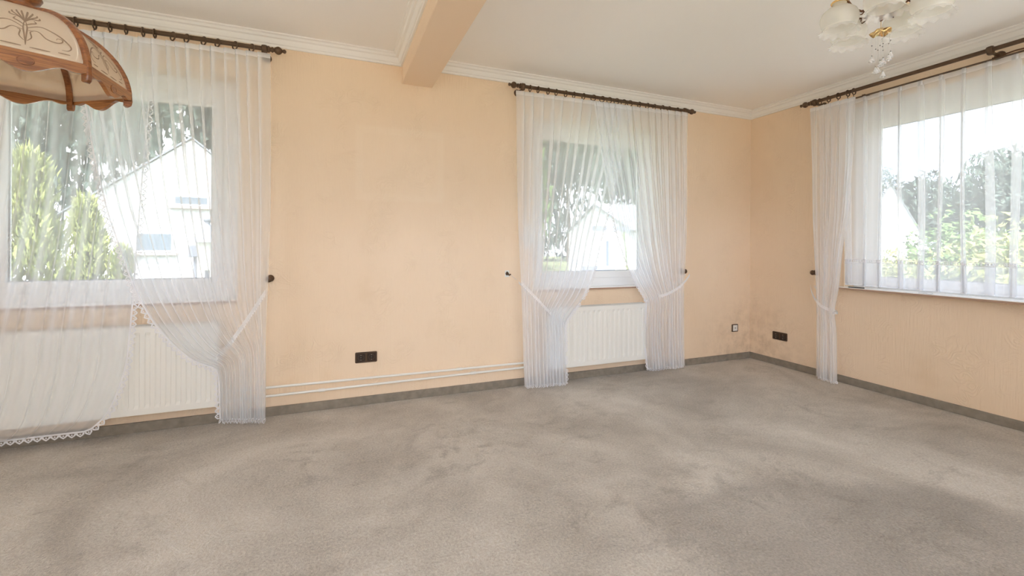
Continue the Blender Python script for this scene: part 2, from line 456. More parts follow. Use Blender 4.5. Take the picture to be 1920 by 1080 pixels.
M['black'] = simple('black_plastic', (.012, .012, .012), .35)

# ---------------------------------------------------------------- room shell
XL, YF, H, T = -6.8, -4.65, 2.5, .32      # left wall, front wall, height, thickness


def struct(ob, label=None):
    ob['kind'] = 'structure'
    if label: ob['label'] = label
    return ob


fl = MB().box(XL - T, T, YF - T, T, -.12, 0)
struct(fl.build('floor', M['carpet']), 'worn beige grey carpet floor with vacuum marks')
ce = MB().box(XL - T, T, YF - T, T, H, H + .15)
struct(ce.build('ceiling', M['ceil']), 'plain off-white ceiling')
W1 = (-5.84, -4.52, .765, 2.20); W2 = (-2.44, -1.14, .765, 2.20)
W3 = (-3.18, -.90, .79, 2.265)
mb = MB()
for x0, x1 in ((XL - T, W1[0]), (W1[1], W2[0]), (W2[1], T)): mb.box(x0, x1, 0, T, 0, H)
for w_ in (W1, W2): mb.box(w_[0], w_[1], 0, T, 0, w_[2]); mb.box(w_[0], w_[1], 0, T, w_[3], H)
struct(mb.build('wall_back', M['wall']), 'peach embossed wallpaper wall with two windows')
mb = MB()
mb.box(0, T, W3[1], 0, 0, H); mb.box(0, T, YF - T, W3[0], 0, H)
mb.box(0, T, W3[0], W3[1], 0, W3[2]); mb.box(0, T, W3[0], W3[1], W3[3], H)
struct(mb.build('wall_right', M['wall']), 'peach embossed wallpaper wall with the wide window')
# unseen walls; their big windows are added to let in fill daylight
mb = MB()
mb.box(XL - T, -5.5, YF - T, YF, 0, H); mb.box(-.9, T, YF - T, YF, 0, H); mb.box(-5.5, -.9, YF - T, YF, 2.3, H); mb.box(-5.5, -.9, YF - T, YF, 0, .82)
struct(mb.build('wall_front', M['wall']), 'wall behind the camera with a wide window added for fill daylight')
mb = MB()
mb.box(XL - T, XL, YF, -3.8, 0, H); mb.box(XL - T, XL, -1.4, 0, 0, H); mb.box(XL - T, XL, -3.8, -1.4, 2.3, H); mb.box(XL - T, XL, -3.8, -1.4, 0, .82)
struct(mb.build('wall_left', M['wall']), 'left wall with a wide opening added for fill daylight')

# ceiling beam
struct(MB().box(-3.492, -3.273, YF, 0, 2.302, H).build('trim_1', M['beam'], bevel=.004), 'peach ceiling beam box running from the back wall')


def cornice(name, p0, p1, nrm, label, m0=0, m1=0):
    """profile stepping from wall (low) to ceiling (out)"""
    prof = [(0, .074), (.012, .074), (.014, .060), (.022, .056), (.030, .040), (.034, .028), (.048, .024), (.056, .012), (.070, .008), (.070, 0)]
    p0 = Vector(p0); p1 = Vector(p1); nrm = Vector(nrm); d = (p1 - p0).normalized()
    rows = []
    for p, mt in ((p0, m0), (p1, m1)):
        rows.append([p + nrm * a + d * (a * mt) + Vector((0, 0, H - b_)) for a, b_ in prof])
    mb = MB(); n = len(prof); vs = rows[0] + rows[1]
    mb.add(vs, [(i, i + 1, n + i + 1, n + i) for i in range(n - 1)])
    return struct(mb.build(name, M['cornice']), label)


cornice('trim_2', (-3.273, 0, 0), (0, 0, 0), (0, -1, 0), 'white stepped cornice on the back wall right of the beam', 0, -1)
cornice('trim_3', (0, YF, 0), (0, 0, 0), (-1, 0, 0), 'white stepped cornice along the right wall', 0, -1)
cornice('trim_4', (XL, 0, 0), (-3.492, 0, 0), (0, -1, 0), 'white stepped cornice on the back wall left of the beam', 0, -1)
cornice('trim_5', (-3.492, YF, 0), (-3.492, 0, 0), (-1, 0, 0), 'white stepped cornice along the left face of the beam', 0, -1)
# skirting
struct(MB().box(XL, 0, -.014, 0, 0, .06).build('baseboard_back', M['skirt'], bevel=.003), 'low grey carpet skirting along the back wall')
struct(MB().box(-.014, 0, YF, -.014, 0, .06).build('baseboard_right', M['skirt'], bevel=.003), 'low grey carpet skirting along the right wall')
struct(MB().box(XL, XL + .014, YF, -.014, 0, .06).build('baseboard_left', M['skirt'], bevel=.003), 'low grey carpet skirting along the left wall')


# ---------------------------------------------------------------- windows
def window(name, label, axis, a0, a1, z0, z1, g0, g1, gz0, gz1, d0, sill=True, mull=None, handle=None):
    """axis 'y': opening in the back wall, a = x. axis 'x': opening in the right wall, a = y."""
    e = bpy.data.objects.new(name, None); COL.objects.link(e)
    e['kind'] = 'structure'; e['label'] = label

    def bx(mb, s0, s1, dd0, dd1, zz0, zz1):
        if axis == 'y': mb.box(s0, s1, dd0, dd1, zz0, zz1)
        elif axis == 'x': mb.box(dd0, dd1, s0, s1, zz0, zz1)
        elif axis == '-y': mb.box(s0, s1, YF - dd1, YF - dd0, zz0, zz1)
        else: mb.box(XL - dd1, XL - dd0, s0, s1, zz0, zz1)

    def ring(mb, s0, s1, zz0, zz1, t_, dd0, dd1, tb=None):
        tb = tb or t_
        bx(mb, s0, s0 + t_, dd0, dd1, zz0, zz1); bx(mb, s1 - t_, s1, dd0, dd1, zz0, zz1)
        bx(mb, s0 + t_, s1 - t_, dd0, dd1, zz1 - t_, zz1); bx(mb, s0 + t_, s1 - t_, dd0, dd1, zz0, zz0 + tb)
    fr = MB(); i0, i1, k0_, k1_ = g0 - .052, g1 + .052, gz0 - .052, gz1 + .052
    bx(fr, a0, i0, d0 + .012, d0 + .075, z0, z1); bx(fr, i1, a1, d0 + .012, d0 + .075, z0, z1)
    bx(fr, i0, i1, d0 + .012, d0 + .075, k1_, z1); bx(fr, i0, i1, d0 + .012, d0 + .075, z0, k0_)
    fo = fr.build('window_frame', M['pvc'], e, bevel=.004)
    cells = [(g0, g1)] if mull is None else [(g0, mull - .035), (mull + .035, g1)]
    for c0, c1 in cells:
        sm = MB()
        so = .062
        ring(sm, c0 - so, c1 + so, gz0 - so, gz1 + so, so, d0, d0 + .05)
        s_ = sm.build('sash', M['pvc'], e, bevel=.005)
        gk = MB(); ring(gk, c0 - .004, c1 + .004, gz0 - .004, gz1 + .004, .009, d0 + .018, d0 + .026)
        sub(gk, 'gasket', M['gasket'], s_)
        gm = MB(); bx(gm, c0 - .004, c1 + .004, d0 + .022, d0 + .026, gz0 - .004, gz1 + .004)
        sub(gm, 'window_pane', M['glass'], s_)
    if handle is not None:
        hm = MB(); hz = (gz0 + gz1) / 2 - .1
        bx(hm, handle - .014, handle + .014, d0 - .014, d0, hz - .035, hz + .035)
        bx(hm, handle - .010, handle + .010, d0 - .045, d0 - .012, hz - .010, hz + .010)
        bx(hm, handle - .011, handle + .011, d0 - .052, d0 - .036, hz - .115, hz + .012)
        hm.build('window_handle', M['pvc'], e, bevel=.003)
    return e


w1 = window('window_1', 'white framed window at the left of the back wall', 'y', *W1, -5.677, -4.69, .905, 2.02, .11, handle=-4.655)
w2 = window('window_2', 'white framed window above the smaller radiator', 'y', *W2, -2.30, -1.297, .905, 2.035, .11, handle=-1.262)
w3 = window('window_3', 'wide white framed window in the right wall', 'x', W3[0], W3[1], W3[2], 2.215, -3.0, -1.09, .89, 2.085, .11)
window('fill_window_4', 'unseen wide window added behind the camera for fill daylight', '-y', -5.5, -.9, .82, 2.3, -5.36, -1.04, .96, 2.16, .1, mull=-3.2)  # added out of view, lets in fill daylight from behind
window('fill_window_5', 'unseen window added in the left wall for fill daylight', '-x', -3.8, -1.4, .82, 2.3, -3.66, -1.54, .96, 2.16, .1)  # likewise added out of view, fill daylight from the left
# lintel boards / shutter box faces
MB().box(.10, .16, W3[0], W3[1], 2.205, W3[3]).build('shutter_box', M['reveal'], w3)
MB().box(0.002, .11, W3[0], W3[1], W3[3] - .006, W3[3] - .001).build('lintel_soffit', M['reveal'], w3)


def sillboard(name, e, axis, a0, a1, z, out_, lab):
    mb = MB(); mb.cm = 0
    if axis == 'y': mb.box(a0, a1, -out_, .115, z - .016, z)
    else: mb.box(-out_, .115, a0, a1, z - .016, z)
    ob = mb.build('window_sill', [M['sillm']], e, bevel=.003)
    ed = MB()
    if axis == 'y': ed.box(a0, a1, -out_ - .002, -out_ + .001, z - .016, z - .003)
    else: ed.box(-out_ - .002, -out_ + .001, a0, a1, z - .016, z - .003)
    sub(ed, 'sill_edge', M['silledge'], ob)
    return ob


sillboard('s', w1, 'y', W1[0] + .001, W1[1] - .001, .772, .03, '')
sillboard('s', w2, 'y', W2[0] + .001, W2[1] - .001, .772, .03, '')
sillboard('s', w3, 'x', -3.22, -.872, .802, .095, '')
MB().box(-.097, -.0, -.872, -.866, .786, .802).build('sill_end_cap', M['gasket'], w3)


# ---------------------------------------------------------------- radiators
def radiator(label, x0, x1, z0, z1, yb, yf, pitch, group=None):
    e = thing('radiator', label, 'radiator', ((x0 + x1) / 2, (yb + yf) / 2, z0))
    # pressed front: flat frame with vertical channels
    prof = []
    m = .03
    n = int(round((x1 - x0 - 2 * m) / pitch)); p = (x1 - x0 - 2 * m) / n
    xs = [(x0 + .004, 0), (x0 + m, 0)]
    for i in range(n):
        c = x0 + m + p * (i + .5)
        xs += [(c - p * .30, 0), (c - p * .18, .006), (c + p * .18, .006), (c + p * .30, 0)]
    xs += [(x1 - m, 0), (x1 - .004, 0)]
    zs = [(z0 + .004, 0), (z0 + .035, 0), (z0 + .055, 1), (z1 - .055, 1), (z1 - .035, 0), (z1 - .006, 0)]
    rows = [[(x, yf + d * k + (0 if 0 else 0), z) for x, d in xs] for z, k in zs]
    mb = MB(); mb.grid(rows)
    mb.sm = [False] * len(mb.f)
    # rolled edges and back panel
    mb.box(x0 + .003, x1 - .003, yf + .007, yf + .014, z0, z1 - .004)
    mb.box(x0 + .003, x1 - .003, yf + .0005, yf + .008, z0, z0 + .004); mb.box(x0 + .003, x0 + .006, yf, yf + .01, z0, z1 - .005); mb.box(x1 - .006, x1 - .003, yf, yf + .01, z0, z1 - .005)
    mb.build('front_panel', M['white'], e)
    MB().box(x0 + .003, x1 - .003, yb - .012, yb, z0, z1 - .004).build('back_panel', M['white'], e)
    for s in (x0, x1 - .003): MB().box(s, s + .003, yf + .002, yb, z0 + .02, z1).build('side_cover', M['white'], e)
    g = MB(); k = int((x1 - x0) / .012)
    for i in range(k):
        xx = x0 + .012 + (x1 - x0 - .024) * i / (k - 1)
        g.obox((xx, (yf + yb) / 2, z1 - .001), Vector((.6, .8, 0)), Vector((-.8, .6, 0)), Vector((0, 0, 1)), .022, .0015, .0015)
    g.box(x0, x1, yf, yf + .008, z1 - .006, z1 + .002); g.box(x0, x1, yb - .008, yb, z1 - .006, z1 + .002)
    g.box(x0, x1, (yf + yb) / 2 - .003, (yf + yb) / 2 + .003, z1 - .006, z1 + .001)
    g.build('top_grille', M['grille'], e)
    MB().box(x0 + .01, x1 - .01, yf + .014, yb - .012, z1 - .03, z1 - .026).build('grille_shade_sheet', M['dark'], e)  # dark sheet stands in for the shade inside, below the grille
    for s in (x0 + .30, x1 - .18): MB().box(s - .02, s + .02, yb, -.001, z0 + .06, z1 - .06).build('wall_bracket', M['white'], e)
    return e


radiator('long white panel radiator under the left back window', -6.02, -4.60, .13, .645, -.03, -.10, .0333 * 1.5)
radiator('shorter white ribbed panel radiator between the tied curtains', -2.36, -1.375, .13, .625, -.03, -.10, .0333 * 1.5)

# heating pipes
for nm, zl, zr, lab, xe in (('heating_pipe', .197, .187, 'upper white heating pipe along the back wall', -2.435), ('heating_pipe', .137, .152, 'lower white heating pipe just above the skirting', -2.395)):
    e = thing(nm, lab, 'pipe', (-3.5, -.03, zl))
    MB().tube([(-4.68, -.03, zl), (xe, -.03, zr)], .0085, 10).build('pipe_run', M['white'], e)
    MB().tube([(xe, -.03, zr), (xe + .012, -.03, zr + .001), (xe + .02, -.045, zr + .004), (xe + .022, -.065, zr + .01), (xe + .06, -.065, zr + .012)], .0085, 10).build('pipe_elbow', M['white'], e)
    for xx in ((-4.02,) if zl < .15 else ()) + ((-2.95,) if zl < .15 else (-3.06,)):
        z = zl + (zr - zl) * (xx + 4.68) / 2.2
        c = MB().tube([(xx - .02, -.03, z), (xx + .02, -.03, z)], .0115, 12).box(xx - .004, xx + .004, -.03, 0, z - .004, z + .004)
        c.build('pipe_clip', M['white'], e)


# ---------------------------------------------------------------- sockets
def rrect(c, u, v, hw, hh, r, n=5):
    pts = []
    for k, (sx_, sy_) in enumerate(((1, 1), (-1, 1), (-1, -1), (1, -1))):
        for i in range(n + 1):
            a = PI / 2 * k + PI / 2 * i / n
            pts.append(c + u * (sx_ * (hw - r) + r * math.cos(a)) + v * (sy_ * (hh - r) + r * math.sin(a)))
    return pts


def socket(label, c, u, nrm, count, white=False):
    """c centre on the wall, u along the wall, nrm into the room"""
    c = Vector(c); u = Vector(u); nrm = Vector(nrm); v = Vector((0, 0, 1))
    e = thing('wall_socket' if not white else 'antenna_socket', label, 'socket', c)
    hw = .037 * count if count > 1 else .040
    mb = MB(); mb.prism(rrect(c, u, v, hw, .0375, .008), nrm * .008)
    fr = mb.build('cover_frame', M['brown'], e, bevel=.0015)
    for i in range(count):
        cc = c + u * ((i - (count - 1) / 2) * .0715)
        ins = MB(); ins.prism(rrect(cc + nrm * .008, u, v, .029, .029, .004), nrm * .002)
        k = ins.build('socket_insert', M['white'] if white else M['brown2'], e, bevel=.0008)
        if not white:
            rg = MB(); pts = [cc + nrm * .0105 + (u * math.cos(a) + v * math.sin(a)) * .020 for a in [2 * PI * j / 24 for j in range(24)]]
            rg.tube(pts, .0014, 6, closed=True)
            sub(rg, 'socket_rim', M['brown'], k)
            hl = MB()
            for s in (-1, 1): hl.lathe(cc + nrm * .0102 + u * (s * .0095), nrm, [(0, .0006), (.0028, .0006), (.0028, 0)], 10)
            sub(hl, 'pin_hole', M['black'], k)
            ct = MB()
            for s in (-1, 1): ct.obox(cc + nrm * .0115 + v * (s * .0165), u, v, nrm, .0022, .0028, .001)
            ct.lathe(cc + nrm * .010, nrm, [(0, .002), (.0022, .0015), (.0025, 0)], 10)
            sub(ct, 'earth_contact', M['chrome'], k)
        else:
            rg = MB()
            rg.lathe(cc + nrm * .010, nrm, [(0, .0015), (.007, .0015), (.008, 0)], 16)
            sub(rg, 'antenna_jack', M['alu'], k)
    return e


socket('brown double power socket low on the back wall between the windows', (-3.732, 0, .334), (1, 0, 0), (0, -1, 0), 2)
socket('small white antenna socket in a brown frame near the room corner', (-.2115, 0, .3155), (1, 0, 0), (0, -1, 0), 1, True)
socket('brown double power socket on the right wall beside the corner', (0, -.3315, .280), (0, -1, 0), (-1, 0, 0), 2)


# ---------------------------------------------------------------- curtain poles
def pole(label, axis, a0, a1, z, off, brks, finials=(True, True), group=None):
    """runs along x (axis 'x', wall y=0) or along y (axis 'y', wall x=0)"""
    def P(s, d, zz): return (s, -d, zz) if axis == 'x' else (-d, s, zz)
    e = thing('curtain_pole', label, 'curtain pole', P((a0 + a1) / 2, off, z))
    MB().tube([P(a0, off, z), P(a1, off, z)], .0135, 14).build('pole_rod', M['rod'], e)
    pr = [(0, 0), (.018, 0), (.022, .004), (.022, .012), (.016, .016), (.013, .022), (.018, .026), (.019, .031), (.013, .036), (.012, .040), (.020, .046), (.026, .056), (.027, .066), (.022, .076), (.012, .084), (.008, .088), (.012, .092), (.014, .098), (.012, .104), (.005, .108), (0, .109)]
    for k, (s, d) in enumerate(((a0, -1), (a1, 1))):
        if finials[k]:
            ax = Vector(P(d, 0, 0)) if axis == 'x' else Vector((0, d, 0))
            if axis == 'x': ax = Vector((d, 0, 0))
            MB().lathe(P(s, off, z), ax, [(r * .92, h) for r, h in pr], 18).build('finial', M['rod'], e)
    for s in brks:
        b_ = MB()
        al = Vector((1, 0, 0)) if axis == 'x' else Vector((0, 1, 0)); nr = Vector((0, -1, 0)) if axis == 'x' else Vector((-1, 0, 0))
        b_.lathe(Vector(P(s, off, z)) - al * .016, al, [(.0135, 0), (.021, .001), (.024, .008), (.024, .024), (.021, .031), (.0135, .032)], 18)
        b_.lathe(Vector(P(s, 0, z - .016)), nr, [(0, 0), (.028, 0), (.028, .004), (.02, .009), (.011, .013), (.009, .03), (.014, .035), (.009, .040), (.009, off - .02), (.016, off - .012), (.018, off), (.012, off + .012), (0, off + .015)], 16)
        b_.build('pole_bracket', M['rod'], e)
    return e


pole('dark bronze curtain pole above the left back window', 'x', -6.1, -4.345, 2.362, .12, (-6.05, -4.36))
pole('dark bronze curtain pole above the window in the middle of the back wall', 'x', -2.60, -.955, 2.371, .12, (-2.585, -.975))
pole('long dark bronze curtain pole on the right wall', 'y', -3.4, -.71, 2.374, .12, (-3.3, -1.829, -.728))

# slim rails behind
tag(MB().box(-6.0, -4.40, -.050, -.030, 2.293, 2.303).build('curtain_rail', M['white'], loc=(-5.2, -.04, 2.3)), 'slim white curtain rail behind the left sheer curtains', 'curtain rail')
rl = thing('curtain_rail', 'slim bronze rail under the pole carrying the pleated net curtain', 'curtain rail', (-.07, -2.1, 2.325))
MB().box(-.082, -.060, -3.35, -1.02, 2.322, 2.328).build('rail_bar', M['rod'], rl)
for yy in (-3.2, -1.829, -1.08): MB().box(-.075, 0, yy - .01, yy + .01, 2.328, 2.336).build('rail_arm', M['rod'], rl)
mb = MB(); mb.tube([(-.062, -1.87, 2.34), (-.082, -1.93, 2.338), (-.085, -1.98, 2.334)], .005, 8); mb.build('pull_lever', M['bronze'], rl)


# ---------------------------------------------------------------- curtains
def smooth_table(tab, nt_):
    tab = np.array(tab, float); t = np.linspace(0, 1, nt_)
    out_ = [t]
    for c in range(1, tab.shape[1]):
        out_.append(np.interp(t, tab[:, 0], tab[:, c]))
    A = np.array(out_).T
    for _ in range(4):
        B = A.copy(); B[1:-1, 1:] = .25 * A[:-2, 1:] + .5 * A[1:-1, 1:] + .25 * A[2:, 1:]; A = B
    return A


def curtain(label, axis, tab, nf, seed, mat, rings, wrap=None, lace='both', ringtilt=0., lace_skip=0, pt=0.022, header=True, group=None, res=14, nt_=90, ringz=2.3645, cat='curtain', lean=0.0, pk=(1., .35), flathem=False):
    """tab rows: t, s_outer, z_outer, s_inner, z_inner, depth, amplitude, loop"""
    rnd = random.Random(seed)
    A = smooth_table(tab, nt_)
    nu = nf * res
    u = np.linspace(0, 1, nu + 1)
    jit = np.zeros_like(u); amm = np.ones_like(u)   # uneven folds
    for k in range(1, 9):
        jit += rnd.uniform(-1, 1) * np.sin(2 * PI * u * k * 1.3 + rnd.uniform(0, 6.28)) / (k ** .9) * .26
        amm += rnd.uniform(-1, 1) * np.sin(2 * PI * u * k * 1.9 + rnd.uniform(0, 6.28)) * .12
    ph = 2 * PI * (nf * u + jit * 1.1)
    amm = np.clip(amm, .35, 1.6)

    def P(s, d, z): return Vector((s, -d, z)) if axis == 'x' else Vector((-d, s, z))
    rows = []; A_last = A[-1]
    for (t, so, zo, si, zi, dp, am, lp) in A:
        wdt = si - so
        cross = (1 - t) * .0
        drift = .35 * math.sin(3.1 * t + seed) * np.sin(2 * PI * u * 3 + seed)
        ph2 = ph + drift * 2
        # a flat run, then cloth doubled back on itself; the doubling opens out lower down
        q = (ph2 / (2 * PI)) % 1.0
        kf = pk[0] + (pk[1] - pk[0]) * min(1, t * 1.6)
        xz = np.interp(q, [0, .5, .66, .84, 1.0], [0, .78, 1.04, .72, 1.0])
        dz = np.interp(q, [0, .12, .5, .60, .68, .76, .84, .92, 1.0], [-.5, -.2, .15, .8, 1.0, .3, -.6, -.8, -.5])
        edge = np.clip(np.minimum(u, 1 - u) * nf * 1.2, 0, 1)
        uu = u + kf * (xz - q) / nf * edge
        s = so + wdt * uu; z = zo + (zi - zo) * u
        d = dp + am * amm * ((1 - kf * .6) * np.sin(ph2 - 1.2) * .8 + kf * .75 * dz) * (0.35 + .65 * edge)
        d = d + .006 * np.sin(2 * PI * u * 2.3 + 5 * t + seed) * min(1, t * 4)
        rows.append([P(s[i], d[i], z[i]) for i in range(nu + 1)])
    cx = sum((p for p in rows[0]), Vector()) / (nu + 1)
    e = thing('curtain', label, cat, cx, group)
    sheet = MB().grid(rows).build('curtain_cloth', mat, e)
    # heading tape
    hr = [[p + (Vector((0, -.0015, 0)) if axis == 'x' else Vector((-.0015, 0, 0))) for p in rows[i]] for i in range(0, 2)]
    hr.insert(0, [p + Vector((0, 0, .010)) for p in hr[0]])
    if header: MB().grid(hr).build('heading_tape', M['hem'], e)
    # lace
    out_dir = Vector(((1 if A[0, 3] > A[0, 1] else -1), 0, 0)) if axis == 'x' else Vector((0, (1 if A[0, 3] > A[0, 1] else -1), 0))
    line = []
    if lace in ('both', 'side'): line += [(r[-1], 0) for r in rows[lace_skip:]]
    if lace in ('both', 'hem'): line += [(p, 1) for p in (rows[-1][::-1] if not flathem else [P(A_last[1] + (A_last[3] - A_last[1]) * q, D, A_last[2] + (A_last[4] - A_last[2]) * q) for q in np.linspace(1, 0, 240)])]
    if line:
        lc = MB(); acc = 0; last = line[0][0]; samples = []
        for p, k in line:
            dd = (p - last).length
            if dd < 1e-6: continue
            nseg = max(1, int(dd / .004))
            for q in range(1, nseg + 1): samples.append((last.lerp(p, q / nseg), k))
            last = p
        # resample to even spacing
        ev = [samples[0]]; rem = 0
        for i in range(1, len(samples)):
            rem += (samples[i][0] - samples[i - 1][0]).length
            if rem >= pt / 4: ev.append(samples[i]); rem = 0
        nrmv = Vector((0, -1, 0)) if axis == 'x' else Vector((-1, 0, 0))
        for i in range(0, len(ev) - 4, 4):
            a, k = ev[i]; b_, _ = ev[i + 4]; t_ = (b_ - a)
            if t_.length < pt * .12 or t_.length > pt * 1.6: continue
            t_ = t_.normalized()
            if k == 0:
                o_ = t_.cross(nrmv); o_ = o_.normalized()
                if o_.dot(out_dir) < 0 and abs(t_.z) > .25: o_ = -o_
                if abs(t_.z) <= .25 and o_.z > 0: o_ = -o_
            else:
                o_ = Vector((0, 0, -1))
                if abs(t_.z) > .35 and pk[1] < 0: o_ = (o_ + out_dir * abs(t_.z)).normalized()
            c = (a + b_) / 2; h = (b_ - a).length / 2
            rr = pt * .5
            # band along the edge
            lc.add([a - o_ * .006, b_ - o_ * .006, b_ + o_ * .003, a + o_ * .003], [(0, 1, 2, 3)])
            # pointed scallop drawn as an open loop with a bud in it
            pts = [(-1, 0), (-1.02, .55), (-.62, 1.0), (0, 1.5), (.62, 1.0), (1.02, .55), (1, 0)]
            ins = [(x * .52, .12 + y * .58) for x, y in pts]
            vs = [c + t_ * (x * h) + o_ * (.003 + y * rr) for x, y in pts] + [c + t_ * (x * h) + o_ * (.003 + y * rr) for x, y in ins]
            lc.add(vs, [(j, j + 1, 7 + j + 1, 7 + j) for j in range(6)])
            lc.add([c + t_ * (x * h * .28) + o_ * (.003 + (.45 + y * .28) * rr) for x, y in ((-1, 0), (0, -1), (1, 0), (0, 1.2))], [(0, 1, 2, 3)])
        lc.build('lace_trim', M['lace'], e)
    # rings with hooks
    for j, s in enumerate(rings):
        r = MB(); tl = (ringtilt if not isinstance(ringtilt, (list, tuple)) else ringtilt[j])
        cz = ringz; c = P(s, .12, cz)
        al = Vector((1, 0, 0)) if axis == 'x' else Vector((0, 1, 0)); nr = Vector((0, -1, 0)) if axis == 'x' else Vector((-1, 0, 0))
        n_ = 20; ux = (nr * math.cos(tl) + al * math.sin(tl))
        pts = [c + ux * (.022 * math.cos(a)) + Vector((0, 0, .024 * math.sin(a) - .002)) for a in [2 * PI * i / n_ for i in range(n_)]]
        r.tube(pts, .0042, 6, closed=True)
        r.tube([c + Vector((0, 0, -.024)), c + Vector((0, 0, -.036)) + ux * .005, c + Vector((0, 0, -.044))], .0028, 6)
        r.build('curtain_ring', M['rod'], e)
    return e, rows


D = .135
# window 2, left panel: tied to the left
t2L = [(0, -2.648, 2.318, -1.569, 2.331, D - .006, .010, .05),
       (.05, -2.645, 2.23, -1.595, 2.22, D, .016, .09),
       (.20, -2.638, 1.93, -1.665, 1.88, D, .022, .11),
       (.40, -2.630, 1.55, -1.785, 1.46, D, .024, .12),
       (.55, -2.620, 1.25, -1.880, 1.15, D, .024, .12),
       (.66, -2.612, 1.05, -1.950, .87, D + .004, .022, .12),
       (.74, -2.605, .88, -2.055, .68, D + .008, .020, .12),
       (.80, -2.600, .76, -2.224, .51, D + .012, .018, .10),
       (.86, -2.590, .56, -2.205, .38, D + .008, .020, .10),
       (.93, -2.578, .28, -2.198, .22, D, .022, .10),
       (1., -2.565, .030, -2.190, .020, D, .024, .10)]
rg2 = [-2.524, -2.455, -2.366, -2.294, -2.207, -2.132, -2.042, -1.947, -1.861, -1.79]
rg2b = [-1.717, -1.644, -1.58, -1.482, -1.394, -1.318, -1.23, -1.155, -1.061]
curtain('white sheer curtain tied to the left of the middle window', 'x', t2L, 13, 3, M['sheer2'], rg2, ringtilt=[0, 0, .1, 0, .1, 0, .1, .7, .6, .7])
t2R = [(0, -.958, 2.340, -1.954, 2.312, D + .006, .010, .05),
       (.05, -.962, 2.24, -1.940, 2.21, D + .012, .016, .09),
       (.20, -.966, 1.93, -1.893, 1.90, D + .014, .022, .11),
       (.40, -.970, 1.52, -1.798, 1.50, D + .014, .024, .12),
       (.55, -.978, 1.20, -1.715, 1.19, D + .012, .024, .12),
       (.66, -.990, .97, -1.600, .93, D + .010, .022, .12),
       (.74, -1.000, .82, -1.480, .75, D + .010, .018, .12),
       (.785, -1.003, .72, -1.401, .655, D + .012, .014, .10),
       (.85, -.996, .52, -1.412, .46, D + .008, .020, .10),
       (.93, -.984, .25, -1.405, .24, D, .024, .10),
       (1., -.972, .042, -1.385, .050, D, .026, .10)]
curtain('white sheer curtain tied to the right of the middle window', 'x', t2R, 13, 5, M['sheer2'], rg2b, ringtilt=[.7, .7, .8, 0, .1, 0, .1, 0, 0])
# window 1, right panel
t1R = [(0, -4.325, 2.320, -5.262, 2.300, D, .010, .05),
       (.05, -4.323, 2.23, -5.255, 2.20, D + .006, .014, .08),
       (.18, -4.320, 1.98, -5.238, 1.95, D + .010, .020, .10),
       (.36, -4.318, 1.62, -5.190, 1.60, D + .012, .024, .11),
       (.50, -4.320, 1.30, -5.130, 1.30, D + .012, .026, .12),
       (.60, -4.326, 1.06, -5.062, 1.06, D + .012, .026, .12),
       (.67, -4.331, .88, -5.000, .84, D + .014, .024, .12),
       (.73, -4.335, .74, -4.900, .64, D + .018, .022, .12),
       (.78, -4.338, .64, -4.770, .47, D + .022, .020, .11),
       (.81, -4.339, .58, -4.680, .40, D + .024, .018, .10),
       (.835, -4.340, .52, -4.598, .395, D + .022, .016, .09),
       (.88, -4.340, .38, -4.592, .30, D + .010, .022, .09),
       (.94, -4.341, .20, -4.590, .17, D + .002, .026, .09),
       (1., -4.342, .028, -4.588, .058, D, .028, .09)]
rg1 = [-5.28, -5.199, -5.13, -5.058, -4.979, -4.924, -4.837, -4.769, -4.683, -4.612, -4.52, -4.43]
curtain('white sheer curtain gathered to the right of the left window', 'x', t1R, 15, 8, M['sheer'], rg1[2:], ringtilt=[0, 0, 0, 0, .8, .8, .8, .8, .8, .8], pt=.032, ringz=2.356)
# window 1, left panel hanging with a rounded corner
t1L = [(0, -6.02, 2.31, -4.919, 2.295, D - .010, .010, .05),
       (.05, -6.02, 2.22, -4.925, 2.20, D - .004, .014, .08),
       (.20, -6.03, 1.90, -4.950, 1.88, D - .004, .020, .10),
       (.40, -6.06, 1.45, -4.980, 1.45, D - .004, .024, .11),
       (.55, -6.12, 1.10, -5.003, 1.10, D - .002, .026, .12),
       (.66, -6.20, .85, -5.016, .84, D, .026, .11),
       (.76, -6.26, .62, -5.030, .62, D, .022, .10),
       (.84, -6.28, .42, -5.045, .43, D, .016, .08),
       (.90, -6.28, .28, -5.078, .30, D, .012, .05),
       (.95, -6.28, .16, -5.115, .19, D, .008, .03),
       (.98, -6.28, .11, -5.150, .125, D, .006, .02),
       (1., -6.28, .085, -5.210, .082, D, .005, .01)]
curtain('white sheer curtain with rounded lace corner over the long radiator', 'x', t1L, 13, 12, M['sheer'], [-5.95, -5.85, -5.75, -5.65, -5.55, -5.48, -5.419, -5.348] + rg1[:2], ringtilt=[0] * 10, pt=.033, ringz=2.356, flathem=True)
# window 3, side panel
t3 = [(0, -.695, 2.318, -1.057, 2.311, D - .005, .010, .05),
      (.05, -.700, 2.22, -1.055, 2.21, D, .016, .08),
      (.25, -.712, 1.82, -1.043, 1.82, D, .022, .10),
      (.45, -.722, 1.40, -1.014, 1.40, D, .024, .10),
      (.60, -.740, 1.08, -.967, 1.09, D, .024, .10),
      (.70, -.755, .85, -.942, .80, D, .022, .10),
      (.77, -.765, .68, -.905, .60, D + .004, .018, .08),
      (.84, -.766, .50, -.922, .45, D, .020, .08),
      (1., -.763, .028, -.927, .022, D, .024, .08)]
curtain('narrow white sheer curtain tied back left of the wide window', 'y', t3, 6, 4, M['sheer2'], [-.772, -.845, -.922, -.995, -1.039], ringtilt=[0, 0, .1, 0, 0], pt=.020, ringz=2.368)


